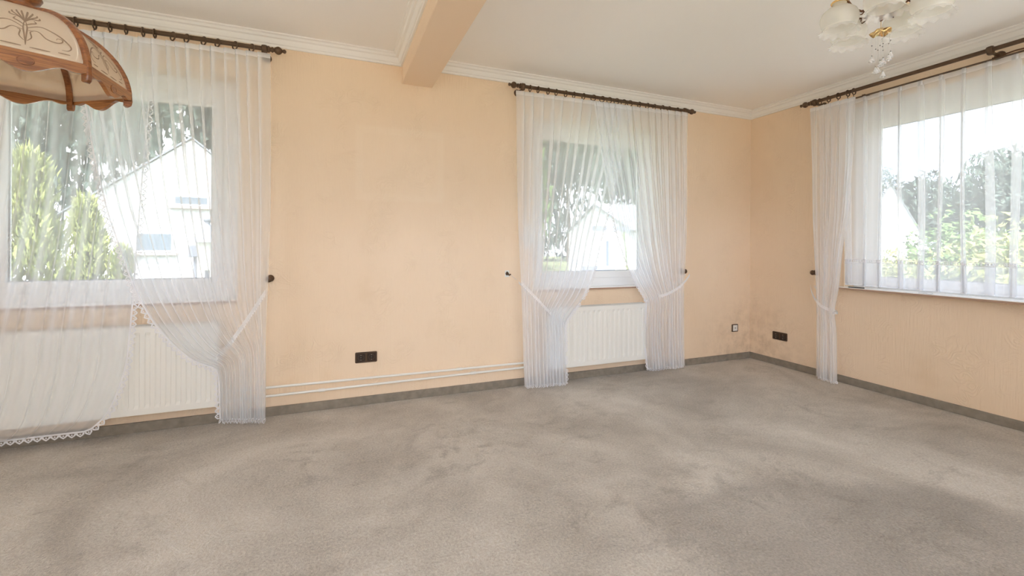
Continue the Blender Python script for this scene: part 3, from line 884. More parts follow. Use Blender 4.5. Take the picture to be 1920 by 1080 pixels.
# window 3: pleated net curtain with box pleats
def net_curtain():
    y0, y1 = -.935, -3.28
    zt, zb = 2.312, .822
    x = -.055
    e = thing('net_curtain', 'pleated white net curtain hanging inside the wide right window', 'curtain', (x, (y0 + y1) / 2, zt))
    rnd = random.Random(2)
    pts = []     # (y, depth, pleatphase)
    y = y0
    pleats = []
    while y > y1:
        wd = .118 * rnd.uniform(.92, 1.08)
        pw = rnd.uniform(.034, .046)
        pleats.append((y, wd, pw)); y -= wd
    rows = []
    nz = 40
    for i in range(nz + 1):
        t = i / nz; z = zt + (zb - zt) * t
        row = []
        for k, (yy, wd, pw) in enumerate(pleats):
            spread = 1 + .25 * math.sin(t * 2.2 + k * 1.7)
            p_ = pw * (spread if t > .02 else .9); sh = .008 * math.sin(t * 4 + k * 2.1) * t
            dp = .011 + .006 * math.sin(k * 1.3 + 3 * t)
            a = yy + sh
            # forward flat, then fold back under, then forward again
            seq = [(0, .000), (.02, .004), (p_ * .5, dp), (p_ * .95, dp * .9), (p_ * 1.02, dp * .3), (p_ * .9, -.002), (p_ * .45, -.006), (p_ * .1, -.006), (p_ * .02, -.012), (p_ * .2, -.015), (p_ * .9, -.012)]
            row += [(a - q, x - d) for q, d in seq]
            fl_ = wd - p_
            for q in (.25, .5, .75):
                row.append((a - p_ - fl_ * q + .25 * 0, x + .010 * (1 - q) + .006 * math.sin(k + q * 3 + t * 2)))
        rows.append([Vector((xx, yy, z)) for yy, xx in row])
    MB().grid(rows).build('curtain_cloth', M['sheer3'], e)
    MB().grid([[p + Vector((-.002, 0, .012)) for p in rows[0]], [p + Vector((-.002, 0, -.022)) for p in rows[0]]]).build('heading_tape', M['hem'], e)
    # doubled hem below an openwork band
    k0 = int(nz * (zt - 1.00) / (zt - zb))
    hemrows = [[p + Vector((-.0015, 0, 0)) for p in rows[i]] for i in range(k0, nz + 1)]
    MB().grid(hemrows).build('doubled_hem', M['sheer3'], e)
    lc = MB(); rw = rows[k0]
    for i in range(len(rw) - 1):
        a, b_ = rw[i], rw[i + 1]
        o_ = Vector((-.003, 0, 0))
        for zc, hh in ((0, .0022), (.024, .0022)):
            lc.add([a + o_ + Vector((0, 0, zc - hh)), b_ + o_ + Vector((0, 0, zc - hh)), b_ + o_ + Vector((0, 0, zc + hh)), a + o_ + Vector((0, 0, zc + hh))], [(0, 1, 2, 3)])
        n_ = max(1, int((b_ - a).length / .016))
        for q in range(n_):
            c = a.lerp(b_, (q + .5) / n_) + o_ + Vector((0, 0, .012)); t_ = (b_ - a).normalized() * .0065
            lc.add([c - t_, c - Vector((0, 0, .009)), c + t_, c + Vector((0, 0, .009))], [(0, 1, 2, 3)])
    lc.build('openwork_band', M['lace'], e)
    MB().grid([[p + Vector((-.002, 0, .010)) for p in rows[-1]], [p + Vector((-.002, 0, 0)) for p in rows[-1]]]).build('hem_edge', M['hem'], e)
    return e


net_curtain()


# ---------------------------------------------------------------- tiebacks and wall holdbacks
def tieback(label, axis, kn, inner, sag, outer, wd=.022, tilt=0.):
    """a band from the knob round the gathered cloth; (s, d, z) points"""
    def P(s, d, z): return Vector((s, -d, z)) if axis == 'x' else Vector((-d, s, z))
    (s0, z0), (s1, z1) = kn, inner
    n = 16; front = []; back = []
    for i in range(n + 1):
        t = i / n
        s = s0 + (s1 - s0) * t; z = z0 + (z1 - z0) * t - sag * math.sin(PI * t)
        front.append(P(s, .090 + .098 * math.sin(PI * min(1, t * 1.1 + .12)) ** .5 if t < .98 else .165, z))
        back.append(P(s, .10, z - .004))
    path = front + [P(s1 + (.008 if s1 > s0 else -.008), .13, z1)] + back[::-1]
    e = thing('curtain_tieback', label, 'tieback', path[0])
    rows = [[p + Vector((0, 0, -wd / 2 * (1 + .2 * math.sin(i * .7)))) for i, p in enumerate(path)], path, [p + Vector((0, 0, wd / 2)) for p in path]]
    MB().grid(rows).build('band', M['hem'], e)
    lc = MB()
    for i in range(2 * n // 2):
        for h in (0, .5):
            a = front[i].lerp(front[min(i + 1, n)], h); b_ = front[i].lerp(front[min(i + 1, n)], h + .5)
            o_ = Vector((0, 0, -1)); c = (a + b_) / 2 - Vector((0, 0, wd / 2))
            lc.add([a - Vector((0, 0, wd / 2)), c + o_ * .012, b_ - Vector((0, 0, wd / 2))], [(0, 1, 2)])
    lc.build('lace_trim', M['lace'], e)
    return e


tieback('white tieback around the curtain right of the left window', 'x', (-4.345, .83), (-4.600, .440), .02, None, .034)
tieback('white lace tieback on the curtain left of the middle window', 'x', (-2.605, .845), (-2.235, .505), .02, None, .02)
tieback('white tieback on the curtain right of the middle window', 'x', (-.935, .875), (-1.405, .655), .035, None, .018)
tieback('white tieback on the narrow curtain of the right wall', 'y', (-.72, .80), (-.915, .590), .04, None, .018)


def holdback(label, c, nrm, along, ln=.075):
    c = Vector(c); nrm = Vector(nrm)
    e = thing('curtain_holdback', label, 'curtain holdback', c)
    MB().lathe(c, nrm, [(0, 0), (.022, 0), (.023, .004), (.018, .009), (.010, .013), (.009, .018)], 18).build('wall_rose', M['rod'], e)
    MB().lathe(c, nrm, [(.008, .016), (.008, ln - .02)], 12).build('stem', M['rod'], e)
    MB().lathe(c, nrm, [(.008, ln - .022), (.015, ln - .018), (.021, ln - .008), (.021, ln), (.014, ln + .007), (.006, ln + .010), (0, ln + .011)], 18).build('knob', M['rod'], e)
    return e


holdback('bronze wall knob right of the left window curtains', (-4.334, 0, .905), (0, -1, 0), 'x', .085)
holdback('bronze wall knob right of the middle window curtains', (-.900, 0, .897), (0, -1, 0), 'x', .06)
holdback('bronze wall knob beside the narrow curtain on the right wall', (0, -.668, .905), (-1, 0, 0), 'y', .05)
# the odd hook left of the middle window
e = thing('wall_hook', 'small bare metal hook plate left of the middle window', 'hook', (-2.665, 0, .905))
MB().box(-2.683, -2.647, -.004, 0, .878, .930).build('hook_plate', M['reveal'], e, bevel=.001)
MB().tube([(-2.665, -.004, .918), (-2.668, -.022, .905), (-2.658, -.034, .895), (-2.646, -.030, .900)], .006, 8).lathe((-2.665, -.004, .905), (0, -1, 0), [(0, .008), (.012, .008), (.014, 0)], 12).build('hook_stub', M['rod'], e)
MB().tube([(-2.645, -.03, .898), (-2.630, -.045, .880), (-2.612, -.07, .862)], .0015, 5).build('cord_loop', M['thread'], e)

# roller shutter strap and winder at the middle window
e = thing('shutter_strap', 'white roller shutter belt and winder left of the middle window', 'shutter strap', (-2.50, -.01, 1.2))
MB().box(-2.516, -2.500, -.006, -.003, 1.26, 2.19).build('belt', M['strap'], e)
wb = MB().box(-2.525, -2.462, -.020, 0, 1.11, 1.30); wb.lathe((-2.493, -.004, 1.20), (0, -1, 0), [(.062, 0), (.062, .03), (.055, .036), (0, .036)], 24)
wb.build('winder_case', M['white'], e, bevel=.003)
MB().box(-2.522, -2.494, -.022, -.002, 2.16, 2.20).build('belt_guide', M['white'], e, bevel=.002)

# things on the wide window's sill
tag(MB().obox((-.045, -1.02, .8055), Vector((.12, -1, 0)).normalized(), Vector((1, .12, 0)).normalized(), Vector((0, 0, 1)), .055, .006, .0035).build('pen', M['black'], loc=(-.045, -1.02, .802), bevel=.0015), 'slim black pen lying on the wide window sill', 'pen')
wl = MB()
for s in (-1, 1):
    wl.tube([(-.075 + .010 * math.sin(a), -1.485 - s * .021 + .020 * math.cos(a), .804 + .004 * (1 + math.sin(a))) for a in [2 * PI * i / 18 for i in range(18)]], .0011, 6, closed=True)
tag(wl.build('wire_loop', M['alu'], loc=(-.075, -1.485, .802)), 'thin wire bent into two loops on the wide window sill', 'wire')

# ---------------------------------------------------------------- oak pendant lamp
LC = Vector((-4.875, -1.4025, 0)); LR = .270; A0 = math.radians(27.4)
ZT, ZB, ZE = 1.872, 1.655, 1.622


def ribp(th):     # profile radius, height for th in 0..pi/2
    return .040 + (LR - .040) * math.sin(th), ZB + (ZT - ZB) * math.cos(th)


lamp = thing('pendant_lamp', 'oak pendant lamp with etched cream glass panels hanging at the left', 'lamp', (LC.x, LC.y, ZT + .02))
for k in range(6):
    a = A0 + k * PI / 3; d = Vector((math.cos(a), math.sin(a), 0)); tg = Vector((-math.sin(a), math.cos(a), 0))
    mb = MB(); rows = []
    ths = [PI / 2 * i / 18 for i in range(19)]
    prof = [ribp(t) for t in ths] + [(LR + .001, ZB - .012), (LR - .002, ZE + .006), (LR - .009, ZE)]
    prof_in = [(r - .020 * math.sin(t) - .006, z - .022 * math.cos(t) - .002) for (r, z), t in zip([ribp(t) for t in ths], ths)] + [(LR - .024, ZB - .012), (LR - .024, ZE + .004), (LR - .018, ZE)]
    hw = .0085
    sec = []
    for (r1_, z1_), (r2_, z2_) in zip(prof, prof_in):
        sec.append([LC + d * r1_ + tg * (-hw * .6) + Vector((0, 0, z1_)), LC + d * r1_ + tg * (hw * .6) + Vector((0, 0, z1_)),
                    LC + d * (r1_ - .004) + tg * hw + Vector((0, 0, z1_ - .001)), LC + d * r2_ + tg * hw + Vector((0, 0, z2_)),
                    LC + d * r2_ - tg * hw + Vector((0, 0, z2_)), LC + d * (r1_ - .004) - tg * hw + Vector((0, 0, z1_ - .001))])
    n6 = 6; vs = [p for s in sec for p in s]; fs = []
    for i in range(len(sec) - 1):
        for j in range(n6): fs.append((i * n6 + j, i * n6 + (j + 1) % n6, (i + 1) * n6 + (j + 1) % n6, (i + 1) * n6 + j))
    mb.add(vs, fs, False); mb.add(sec[0], [(0, 1, 2, 3, 4, 5)]); mb.add(sec[-1], [(5, 4, 3, 2, 1, 0)])
    mb.build('rib', M['oakx'], lamp, bevel=.0015)
    # panel between rib k and k+1
    am = a + PI / 6; nd = Vector((math.cos(am), math.sin(am), 0)); tm = Vector((-math.sin(am), math.cos(am), 0))
    c30 = math.cos(PI / 6); s30 = math.sin(PI / 6)

    def PP(x, th, off=0.):
        r_, z_ = ribp(th)
        r_ -= .010 * math.sin(th); z_ -= .010 * math.cos(th)
        nn = Vector((nd.x * math.sin(th), nd.y * math.sin(th), math.cos(th)))
        return LC + nd * (r_ * c30) + tm * x + Vector((0, 0, z_)) + nn * off

    def hwid(th): return ribp(th)[0] * s30 - .004
    mb = MB()
    rows = [[PP(hwid(th) * q, th) for q in (-1, -.5, 0, .5, 1)] for th in [PI / 2 * i / 16 for i in range(17)]]
    mb.grid(rows)
    rows = [[PP(hwid(th) * q, th, -.003) for q in (-1, -.5, 0, .5, 1)] for th in [PI / 2 * i / 16 for i in range(17)]]
    mb.grid(rows)
    # etching: coordinates x (m) across, h (m) arc height from the bottom edge
    ARC = 1.21 * .25

    def Q(x, h, off=.0008): return PP(x, PI / 2 * (1 - h / .36), off)

    def stroke(pts, w0, w1_=None, mi=1):
        m_ = len(pts); w1_ = w0 if w1_ is None else w1_
        fine = []
        # Catmull-Rom through the points
        for i in range(m_ - 1):
            p0_, p1_, p2_, p3_ = pts[max(i - 1, 0)], pts[i], pts[i + 1], pts[min(i + 2, m_ - 1)]
            for q in range(6):
                t = q / 6
                fine.append(tuple(.5 * ((2 * p1_[c]) + (-p0_[c] + p2_[c]) * t + (2 * p0_[c] - 5 * p1_[c] + 4 * p2_[c] - p3_[c]) * t * t + (-p0_[c] + 3 * p1_[c] - 3 * p2_[c] + p3_[c]) * t ** 3) for c in (0, 1)))
        fine.append(pts[-1]); L_ = []; R_ = []; nf_ = len(fine)
        for i, p in enumerate(fine):
            a_, b_ = fine[max(i - 1, 0)], fine[min(i + 1, nf_ - 1)]
            dx, dy = b_[0] - a_[0], b_[1] - a_[1]; l_ = math.hypot(dx, dy) or 1
            wd = 1.45 * (w0 + (w1_ - w0) * i / (nf_ - 1)) * (.35 + .65 * math.sin(PI * min(1, max(0, (i + .6) / nf_))))
            L_.append(Q(p[0] - dy / l_ * wd, p[1] + dx / l_ * wd)); R_.append(Q(p[0] + dy / l_ * wd, p[1] - dx / l_ * wd))
        mb.cm = mi; mb.grid([L_, R_]); mb.cm = 0
    for s in (-1, 1):
        stroke([(0, .045), (s * .002, .08), (s * .004, .11), (s * .001, .14)], .0012)
        stroke([(s * .003, .06), (s * .012, .075), (s * .010, .095), (s * .016, .10)], .0011)
        for q, (ex, ey) in enumerate(((.006, .200), (.016, .196), (.025, .186), (.030, .172))):
            stroke([(0, .135), (s * ex * .4, .155), (s * ex * .95, ey - .012), (s * ex, ey)], .0012, .0020)
        stroke([(0, .12), (s * .012, .132), (s * .022, .140), (s * .018, .150)], .0015)
        stroke([(s * .004, .11), (s * .03, .128), (s * .055, .118), (s * .078, .098), (s * .094, .072), (s * .088, .058), (s * .074, .056)], .0018, .0012)
        stroke([(s * .006, .10), (s * .026, .104), (s * .042, .084), (s * .062, .078), (s * .074, .083), (s * .076, .094), (s * .066, .096), (s * .063, .089)], .0016, .001)
        stroke([(s * .008, .040), (s * .05, .040)], .0014)
        stroke([(s * .066, .044), (s * .092, .044)], .0014)
        stroke([(s * .104, .030), (s * .108, .060), (s * .104, .10), (s * .092, .14)], .0010, mi=2)
        stroke([(s * .118, .020), (s * .121, .070), (s * .115, .12), (s * .100, .16), (s * .08, .19)], .0010, mi=2)
        stroke([(0, .020), (s * .06, .020), (s * .118, .020)], .0012, mi=2)
        stroke([(0, .030), (s * .052, .030), (s * .104, .030)], .0010, mi=2)
    mb.build('glass_panel', [M['shade'], M['etch'], M['etchl']], lamp)
    # scalloped bottom rail
    ap = LR * c30 - .004; hl = LR * s30 - .006; n_ = 36
    top, bot = [], []
    for i in range(n_ + 1):
        x = -hl + 2 * hl * i / n_; q = abs(x) / hl
        zb = ZB - .006 - .030 * (math.cos(min(1, q / .62) * PI) * .5 + .5) - .006 * math.sin(max(0, (q - .62)) / .38 * PI)
        top.append((x, ZB + .020)); bot.append((x, zb))
    f0 = [LC + nd * (ap + .005) + tm * x + Vector((0, 0, z)) for x, z in top]; f1 = [LC + nd * (ap + .005) + tm * x + Vector((0, 0, z)) for x, z in bot]
    b0 = [p - nd * .012 for p in f0]; b1 = [p - nd * .012 for p in f1]
    rm = MB()
    for A_, B_ in ((f0, f1), (f1, b1), (b1, b0), (b0, f0)): rm.grid([A_, B_])
    rm.sm = [False] * len(rm.f)
    rail = rm.build('bottom_rail', M['oak'], lamp)
    md = MB(); cc = LC + nd * (ap + .0055) + Vector((0, 0, ZB - .008))
    ring_ = [cc + tm * (.017 * math.cos(t)) + Vector((0, 0, .0115 * math.sin(t))) for t in [2 * PI * i / 28 for i in range(28)]]
    md.tube(ring_, .0016, 6, closed=True)
    md.add([cc + nd * .001 + (p - cc) * .92 for p in ring_], [tuple(range(28))])
    sub(md, 'oval_medallion', M['oakx'], rail)
# collar, turned neck, cord, ceiling rose
MB().lathe((LC.x, LC.y, ZT - .012), (0, 0, 1), [(0, 0), (.056, 0), (.058, .008), (.052, .016), (.030, .020), (.026, .030), (.040, .040), (.046, .052), (.040, .066), (.022, .074), (.018, .090), (.026, .100), (.020, .112), (.008, .118), (0, .118)], 24).build('turned_neck', M['oakx'], lamp)
MB().tube([(LC.x, LC.y, ZT + .10), (LC.x, LC.y, H - .03)], .004, 8).build('cord', M['brown'], lamp)
MB().lathe((LC.x, LC.y, H), (0, 0, -1), [(0, 0), (.055, 0), (.052, .012), (.03, .028), (.008, .034), (0, .034)], 24).build('ceiling_rose', M['oakx'], lamp)
MB().lathe((LC.x, LC.y, ZT - .01), (0, 0, -1), [(0, 0), (.018, 0), (.018, .05), (.014, .052), (.026, .085), (.030, .11), (.022, .135), (0, .142)], 16).build('bulb', M['frost'], lamp)

# ---------------------------------------------------------------- chandelier
CC = Vector((-1.735, -2.102, 0))
ch = thing('chandelier', 'brass chandelier with frosted ruffled glass shades and crystal drops', 'chandelier', (CC.x, CC.y, H))
MB().lathe((CC.x, CC.y, H), (0, 0, -1), [(0, 0), (.060, 0), (.058, .010), (.035, .025), (.012, .034), (.006, .040), (0, .04)], 24).build('ceiling_canopy', M['brass'], ch)
MB().lathe((CC.x, CC.y, 2.46), (0, 0, -1), [(.005, 0), (.005, .12), (.016, .13), (.024, .150), (.016, .168), (.008, .18), (.008, .21), (.022, .225), (.030, .245), (.026, .265), (.012, .275), (.010, .285), (.018, .296), (.020, .306), (.010, .318), (.006, .326), (0, .332)], 20).build('centre_column', M['brass'], ch)
# leaf-like finial under the column
fn = MB()
for k in range(5):
    a = k * 2 * PI / 5 + .5
    d = Vector((math.cos(a), math.sin(a), 0)); tg = Vector((-d.y, d.x, 0))
    rows = []
    for i in range(7):
        t = i / 6; c = CC + Vector((0, 0, 2.155 - .015 * math.sin(t * PI) + .022 * t * t)) + d * (.004 + .034 * t); hw = .011 * math.sin(PI * (.15 + .85 * t)) + .0006
        rows.append([c - tg * hw, c + Vector((0, 0, -.003)), c + tg * hw])
    fn.grid(rows)
fn.lathe((CC.x, CC.y, 2.150), (0, 0, -1), [(.012, 0), (.010, .010), (.006, .016), (.009, .024), (.007, .032), (.002, .036), (0, .037)], 14)
fn.build('leaf_finial', M['bronze'], ch)
MB().tube([(CC.x, CC.y, 2.113), (CC.x, CC.y, 2.083)], .0012, 6).build('hanging_link', M['brass'], ch)
# wavy brass dish
MB().lathe((CC.x, CC.y, 2.063), (0, 0, 1), [(0, .024), (.006, .022), (.012, .016), (.022, .012), (.032, .006), (.038, 0), (.036, -.002), (.022, .006), (0, .010)], 30,
           mod=lambda k, r, h, th: (r * (1 + .10 * math.cos(5 * th)), h + (.007 * math.cos(5 * th) * (r / .038) ** 2))).build('crystal_dish', M['brass'], ch)
rnd = random.Random(5)
drops = [(.033, 1.70, .075), (.012, 3.4, .105), (.030, .3, .090), (.034, 4.9, .078), (.018, 2.3, .125), (.008, 5.6, .145), (.026, .9, .118), (.022, 4.0, .100), (.034, 5.9, .080)]
for r_, a, ln in drops:
    p = CC + Vector((r_ * math.cos(a), r_ * math.sin(a), 2.058)); ln *= 1.12; q = p - Vector((0, 0, ln))
    st_ = MB().tube([p, q], .0005, 4).build('drop_string', M['thread'], ch)
    for h in (ln * .42, ln - .004):
        bd = MB().lathe(p - Vector((0, 0, h + .003)), (0, 0, 1), [(0, -.0026), (.002, -.0014), (.0026, 0), (.002, .0014), (0, .0026)], 8)
        sub(bd, 'bead', M['bead'], st_)
    cb = MB().lathe(q, (0, 0, -1), [(0, 0), (.003, .002), (.0045, .008), (.007, .016), (.0125, .024), (.010, .0245), (.004, .018), (.003, .026), (0, .030)], 10)
    cb.sm = [False] * len(cb.f)
    sub(cb, 'crystal_bell', M['crystal'], st_)
for k, deg in enumerate((147, 76, 1, 213, 294)):
    a = math.radians(deg); d = Vector((math.cos(a), math.sin(a), 0)); R_ = .162
    def AP(r, z): return CC + d * r + Vector((0, 0, z))
    arm = [AP(.02, 2.215), AP(.045, 2.180), AP(.075, 2.165), AP(.105, 2.180), AP(.128, 2.215), AP(.148, 2.242), AP(.162, 2.240), AP(R_, 2.222)]
    arm_o = MB().tube(arm, .0048, 8).build('arm', M['bronze'], ch)
    scr = MB().tube([AP(.060, 2.170), AP(.074, 2.152), AP(.092, 2.150), AP(.098, 2.162), AP(.090, 2.170)], .003, 6)
    sub(scr, 'scroll', M['bronze'], arm_o)
    MB().lathe(AP(R_, 2.228), (0, 0, -1), [(0, 0), (.012, 0), (.028, .010), (.033, .016), (.031, .020), (.012, .018), (0, .018)], 18).build('shade_holder', M['brass'], ch)
    MB().lathe(AP(R_, 2.210), (0, 0, -1), [(.014, 0), (.0135, .035), (.010, .038), (.018, .050), (.020, .062), (.012, .076), (0, .08)], 14).build('bulb', M['candle'], ch)
    prof = [(.027, 0), (.025, .010), (.030, .017), (.047, .024), (.063, .038), (.071, .056), (.0725, .074), (.069, .090), (.063, .101), (.061, .108)]
    shd = MB().lathe(AP(R_, 2.208), (0, 0, -1), prof, 32).build('glass_shade', M['frost'], ch)
    rim = [(.061, .108), (.064, .115), (.070, .122), (.076, .127)]
    rmb = MB().lathe(AP(R_, 2.208), (0, 0, -1), rim, 64, mod=lambda i, r, h, th: (r * (1 + .035 * i / 3 * math.cos(12 * th)), h + .005 * i / 3 * math.cos(12 * th + 1.2)))
    sub(rmb, 'ruffled_rim', M['clear'], shd)

# ---------------------------------------------------------------- outside
GZ = -.7
gm = MB(); gm.add([(-60, -60, GZ), (60, -60, GZ), (60, 70, GZ), (-60, 70, GZ)], [(0, 1, 2, 3)])
gl = gm.build('lawn', M['grass']); tag(gl, 'green lawn outside the windows', 'lawn', kind='structure')


tr_ = MB().box(-16, 3.5, -14, -5.05, GZ + .002, GZ + .52).box(-14, -7.2, -5.05, .4, GZ + .002, GZ + .52)  # added out of view; pale top throws daylight up to the ceiling
tag(tr_.build('bounce_slab', simple('pale_paving', (.72, .69, .64), .85, var=.1)), 'unseen pale slab added behind the house to bounce daylight indoors', 'bounce_slab', kind='structure')
tag(MB().box(.4, 4.2, -5.05, -.2, GZ + .002, GZ + .08).build('bounce_paving', simple('path_paving', (.36, .36, .34), .85, var=.1)), 'pale paving added below the wide window to bounce daylight indoors', 'path', kind='structure')  # added to reflect daylight up through the wide window


def crown_mesh(name, n, mat, shape, leaf, seed, clumps=26):
    rnd = random.Random(seed); vs = []; fs = []
    cl = []
    for _ in range(clumps):
        if shape == 'round':
            a = rnd.uniform(0, 2 * PI); u = rnd.uniform(-.8, 1); r_ = rnd.uniform(.35, .82); q = math.sqrt(max(0, 1 - u * u))
            cl.append((Vector((q * math.cos(a) * r_, q * math.sin(a) * r_, u * r_)), rnd.uniform(.24, .42)))
        else:
            h = rnd.uniform(-1, .95); r_ = (1 - (h + 1) / 2) ** .8 * .75 * rnd.uniform(.3, 1); a = rnd.uniform(0, 2 * PI)
            cl.append((Vector((math.cos(a) * r_, math.sin(a) * r_, h)), rnd.uniform(.12, .22)))
    for i in range(n):
        c, r_ = rnd.choice(cl)
        d = Vector((rnd.gauss(0, 1), rnd.gauss(0, 1), rnd.gauss(0, 1))).normalized() * (r_ * rnd.uniform(.55, 1.) ** .5)
        p = c + d
        up_ = Vector((rnd.gauss(0, 1), rnd.gauss(0, 1), rnd.gauss(0, 1))).normalized()
        if shape == 'cone': up_ = (Vector((d.x, d.y, .8 * r_)).normalized() + up_ * .3).normalized()
        sd = up_.orthogonal().normalized() if rnd.random() < .5 else up_.cross(Vector((rnd.gauss(0, 1), rnd.gauss(0, 1), rnd.gauss(0, 1)))).normalized()
        l_ = leaf * rnd.uniform(.6, 1.3); k = len(vs)
        vs += [p - sd * l_ * .3, p + up_ * l_ * .35 - sd * l_ * .12, p + up_ * l_, p + sd * l_ * .3]
        fs.append((k, k + 1, k + 2, k + 3))
    me = bpy.data.meshes.new(name); me.from_pydata([tuple(v) for v in vs], [], fs); me.materials.append(mat); me.update()
    return me


def trunk_mesh():
    mb = MB(); mb.tube([(0, 0, 0), (.02, 0, .3), (-.02, .02, .6), (0, 0, 1)], [.05, .04, .032, .02], 8)
    me = bpy.data.meshes.new('trunk'); me.from_pydata([tuple(v) for v in mb.v], [], mb.f); me.materials.append(M['bark']); me.update()
    return me


TR = trunk_mesh()
CR = {'dark': crown_mesh('crown_dark', 6500, M['leafdark'], 'round', .11, 1, 46), 'mid': crown_mesh('crown_mid', 6500, M['leafmid'], 'round', .10, 2, 46),
      'sparse': crown_mesh('crown_sparse', 2600, M['leafdark'], 'round', .075, 6, 26), 'conifer': crown_mesh('crown_conifer', 7000, M['leafyel'], 'cone', .10, 3, 80), 'shrub': crown_mesh('crown_shrub', 3500, M['leafyel'], 'round', .11, 4, 30)}


def tree(kind, x, y, zc, rx, rz, label, cat='tree', group=None, name='tree'):
    e = thing(name, label, cat, (x, y, GZ), group)
    c = bpy.data.objects.new('foliage', CR[kind]); COL.objects.link(c); c.parent = e; c.location = (0, 0, zc - GZ); c.scale = (rx, rx, rz)
    c.rotation_euler = (0, 0, (x * 7 + y * 3) % 6.28)
    t = bpy.data.objects.new('trunk', TR); COL.objects.link(t); t.parent = e; t.scale = (rx * .9, rx * .9, zc - GZ)
    return e


tree('conifer', -7.98, 5.2, .80, .80, 1.60, 'tall yellow-green conifer furthest left outside the left window', 'conifer', name='conifer')
tree('conifer', -8.06, 6.9, .42, .76, 1.50, 'middle-sized yellow-green conifer outside the left window', 'conifer', name='conifer')
tree('conifer', -6.59, 4.2, .27, .46, .81, 'lowest yellow-green conifer next to the white gable house', 'conifer', name='conifer')
for x, y, zc, rx, rz, lb in ((-33, 33, 7.5, 5.2, 9, 'dark tree far left beyond the conifers'), (-33.7, 45.0, 11.8, 6.7, 13.8, 'tall dark tree above the tallest conifer'),
                         (-16.5, 29, 9.0, 4.2, 10, 'tall dark tree left of the white gable peak'), (-12.0, 45.0, 13.3, 6.1, 15.2, 'tall dark tree directly behind the white gable peak'),
                         (-2.5, 31, 9, 4.2, 10, 'dark tree at the right of the left window view')):
    tree('dark', x, y, zc, rx, rz, lb)
for x, y, zc, rx, rz, kd, lb in ((7.5, 27, 8, 3.8, 9, 'mid', 'mid-green tree at the left of the middle window view'), (22.1, 43.5, 12.5, 6.1, 14.5, 'dark', 'dark tree behind the slate-roofed house in the middle window'),
                                 (22.0, 30, 8.5, 4.2, 9.5, 'dark', 'dark tree at the right of the middle window view')):
    tree(kd, x, y, zc, rx, rz, lb)
for x, y, zc, rx, rz, kd, lb in ((25, 15.0, 1.9, 2.3, 3.2, 'dark', 'dark tree left of the small white gable in the wide window'),
                                 (35.0, 15.6, 2.8, 3.1, 4.0, 'dark', 'dark rounded tree right of the small white gable'),
                                 (26, 8.0, 3.0, 2.3, 3.3, 'dark', 'highest dark tree in the wide window view'),
                                 (33.7, 7.0, 2.7, 2.9, 3.4, 'dark', 'dark tree behind the bright shrub in the wide window'),
                                 (17, 8.15, 4.0, .75, .7, 'sparse', 'loose treetop against the sky at the left of the wide window'),
                                 (12, 3.4, .3, 1.9, 1.7, 'mid', 'mid-green bush low in the wide window'),
                                 (6.2, .2, .4, 1.15, 1.35, 'shrub', 'yellow-green feathery shrub close outside the wide window'),
                                 (8.3, 3.1, .1, .9, 1.0, 'shrub', 'pale green bush left of the feathery shrub outside'),
                                 (9.5, -2.1, .7, 1.6, 1.9, 'mid', 'green bush outside near the right end of the wide window')):
    tree(kd, x, y, zc, rx, rz, lb, 'tree' if rx > 1.95 or kd == 'sparse' else 'shrub', name='tree' if rx > 1.95 or kd == 'sparse' else 'shrub')


def gable_house(label, c, u, half, eave, peak, depth, wins, name='house', roofover=.25, peakoff=0.):
    """c: centre of gable foot, u: unit along the gable wall"""
    c = Vector(c); u = Vector(u).normalized(); n_ = Vector((-u.y, u.x, 0))
    e = thing(name, label, 'house', (c.x, c.y, GZ))
    z = lambda h: Vector((0, 0, h))
    pk = c + u * peakoff + z(peak)
    poly = [c - u * half + z(GZ), c + u * half + z(GZ), c + u * half + z(eave), pk, c - u * half + z(eave)]
    MB().prism(poly, n_ * depth).build('house_walls', M['stone'], e)
    rf = MB()
    for s in (-1, 1):
        a = c + u * (s * half) + z(eave); dr = (a - pk).normalized(); a2 = a + dr * roofover
        p = pk + z(.02)
        rf.prism([p - n_ * .08, a2 - n_ * .08 + z(.02), a2 + z(.07) - n_ * .08, p + z(.07) - n_ * .08], n_ * (depth + .2))
    rf.build('roof', M['slate'], e)
    for wx, wz, ww, wh in wins:
        cc = c + u * wx + z(wz)
        f_ = MB().obox(cc - n_ * .02, u, n_, Vector((0, 0, 1)), ww / 2 + .06, .03, wh / 2 + .06).build('window', M['pvc'], e)
        pn = MB().obox(cc - n_ * .055, u, n_, Vector((0, 0, 1)), ww / 2, .01, wh / 2)
        sub(pn, 'pane', M['darkglass'], f_)
        sl = MB().obox(cc - n_ * .08 - z(wh / 2 + .12), u, n_, Vector((0, 0, 1)), ww / 2 + .18, .08, .035)
        sub(sl, 'ledge', M['ledge'], f_)
    return e


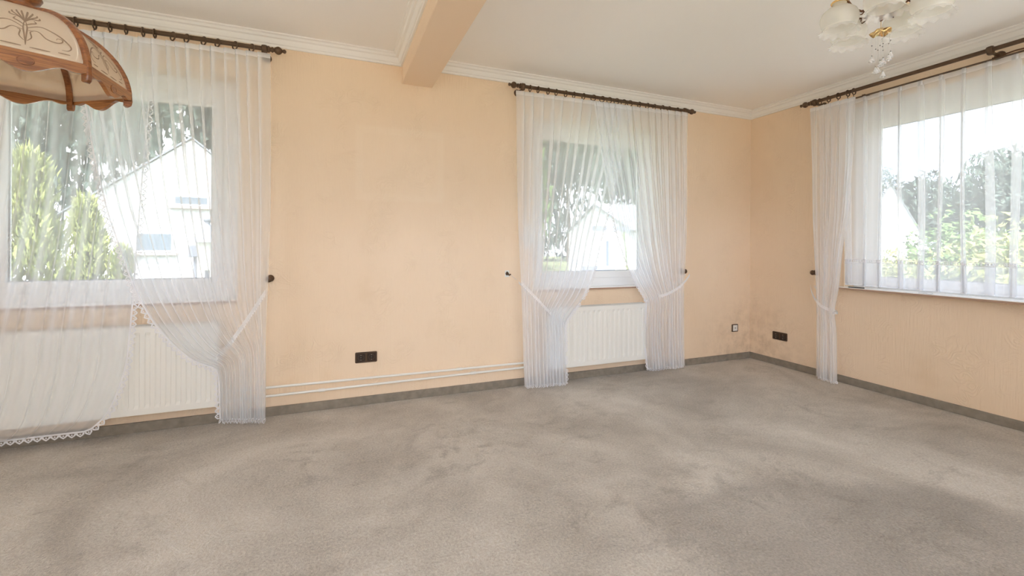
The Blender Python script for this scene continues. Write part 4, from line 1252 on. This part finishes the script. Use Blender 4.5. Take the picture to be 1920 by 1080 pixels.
gable_house('white rendered gable house seen through the left window', (-8.3, 14, 0), (1, .12, 0), 3.0, 2.05, 4.55, 6,
            [(.05, 2.55, .85, .22), (-.90, 1.20, .85, .52)], peakoff=.05)
gable_house('white house with slate roof seen in the gap of the middle curtains', (13.5, 16.2, 0), (0, 1, 0), 2.8, 1.95, 3.25, 5.0,
            [], roofover=.3)
e = thing('porch_post', 'dark blue-grey porch post before the slate-roofed house in the curtain gap', 'post', (6.9, 11.9, GZ))
MB().box(6.30, 6.55, 11.82, 11.98, .35, 1.35).build('post', M['greypaint'], e)
MB().box(5.7, 7.3, 11.75, 12.1, 1.75, 1.95).build('beam', M['greypaint'], e)
MB().box(5.2, 6.6, 11.8, 12.0, GZ, .35).build('low_wall', M['greypaint'], e)
gable_house('small distant white gable seen through the wide window', (19.4, 8.95, 0), (.464, -.886, 0), 1.3, 1.2, 4.0, 2.6, [], roofover=.1)
# garden wall and lantern outside the left window
tag(MB().box(-11, -5.6, 10.5, 10.7, GZ, .62).build('garden_wall', M['stone'], loc=(-8, 10.6, GZ)), 'low pale garden wall in front of the white gable house', 'wall')
e = thing('garden_lantern', 'small garden lantern on a post outside the left window', 'lantern', (-5.80, 5, GZ))
MB().tube([(-5.80, 5, GZ), (-5.80, 5, .72)], .035, 10).build('post', M['greypaint'], e)
MB().lathe((-5.80, 5, .72), (0, 0, 1), [(0, 0), (.09, 0), (.13, .02), (.13, .04), (.16, .42), (.17, .44)], 6).build('lantern_glass', M['frost'], e)
MB().lathe((-5.80, 5, 1.16), (0, 0, 1), [(.19, 0), (.15, .10), (.05, .26), (.03, .30), (.05, .33), (.06, .36), (.05, .39), (0, .41)], 12).build('lantern_cap', M['greypaint'], e)
e = thing('mailbox', 'dark mailbox on a post left of the garden lantern', 'mailbox', (-6.05, 5.3, GZ))
MB().box(-6.12, -5.96, 5.25, 5.40, .92, 1.12).build('box_body', M['greypaint'], e, bevel=.01)
MB().box(-6.06, -6.02, 5.3, 5.34, GZ, .92).build('post', M['greypaint'], e)
# flower stalk and porch post in the gap of the middle window
e = thing('flower_stalk', 'tall single flower stalk standing in the gap of the middle curtains', 'plant', (2.18, 5, GZ))
MB().tube([(2.24, 5, GZ), (2.20, 5, .4), (2.14, 5, 1.0), (2.08, 5, 1.45)], .012, 6).build('stem', M['leafmid'], e)
rnd = random.Random(9); fm = MB()
for i in range(120):
    t = rnd.random(); p = Vector((2.20 - .12 * t, 5, .45 + 1.0 * t)); d = Vector((rnd.gauss(0, 1), rnd.gauss(0, 1), rnd.gauss(0, 1))).normalized()
    o_ = d.orthogonal().normalized(); fm.add([p, p + d * .03 + o_ * .012, p + d * .055, p + d * .03 - o_ * .012], [(0, 1, 2, 3)])
fm.build('blossom', M['leafyel'], e)
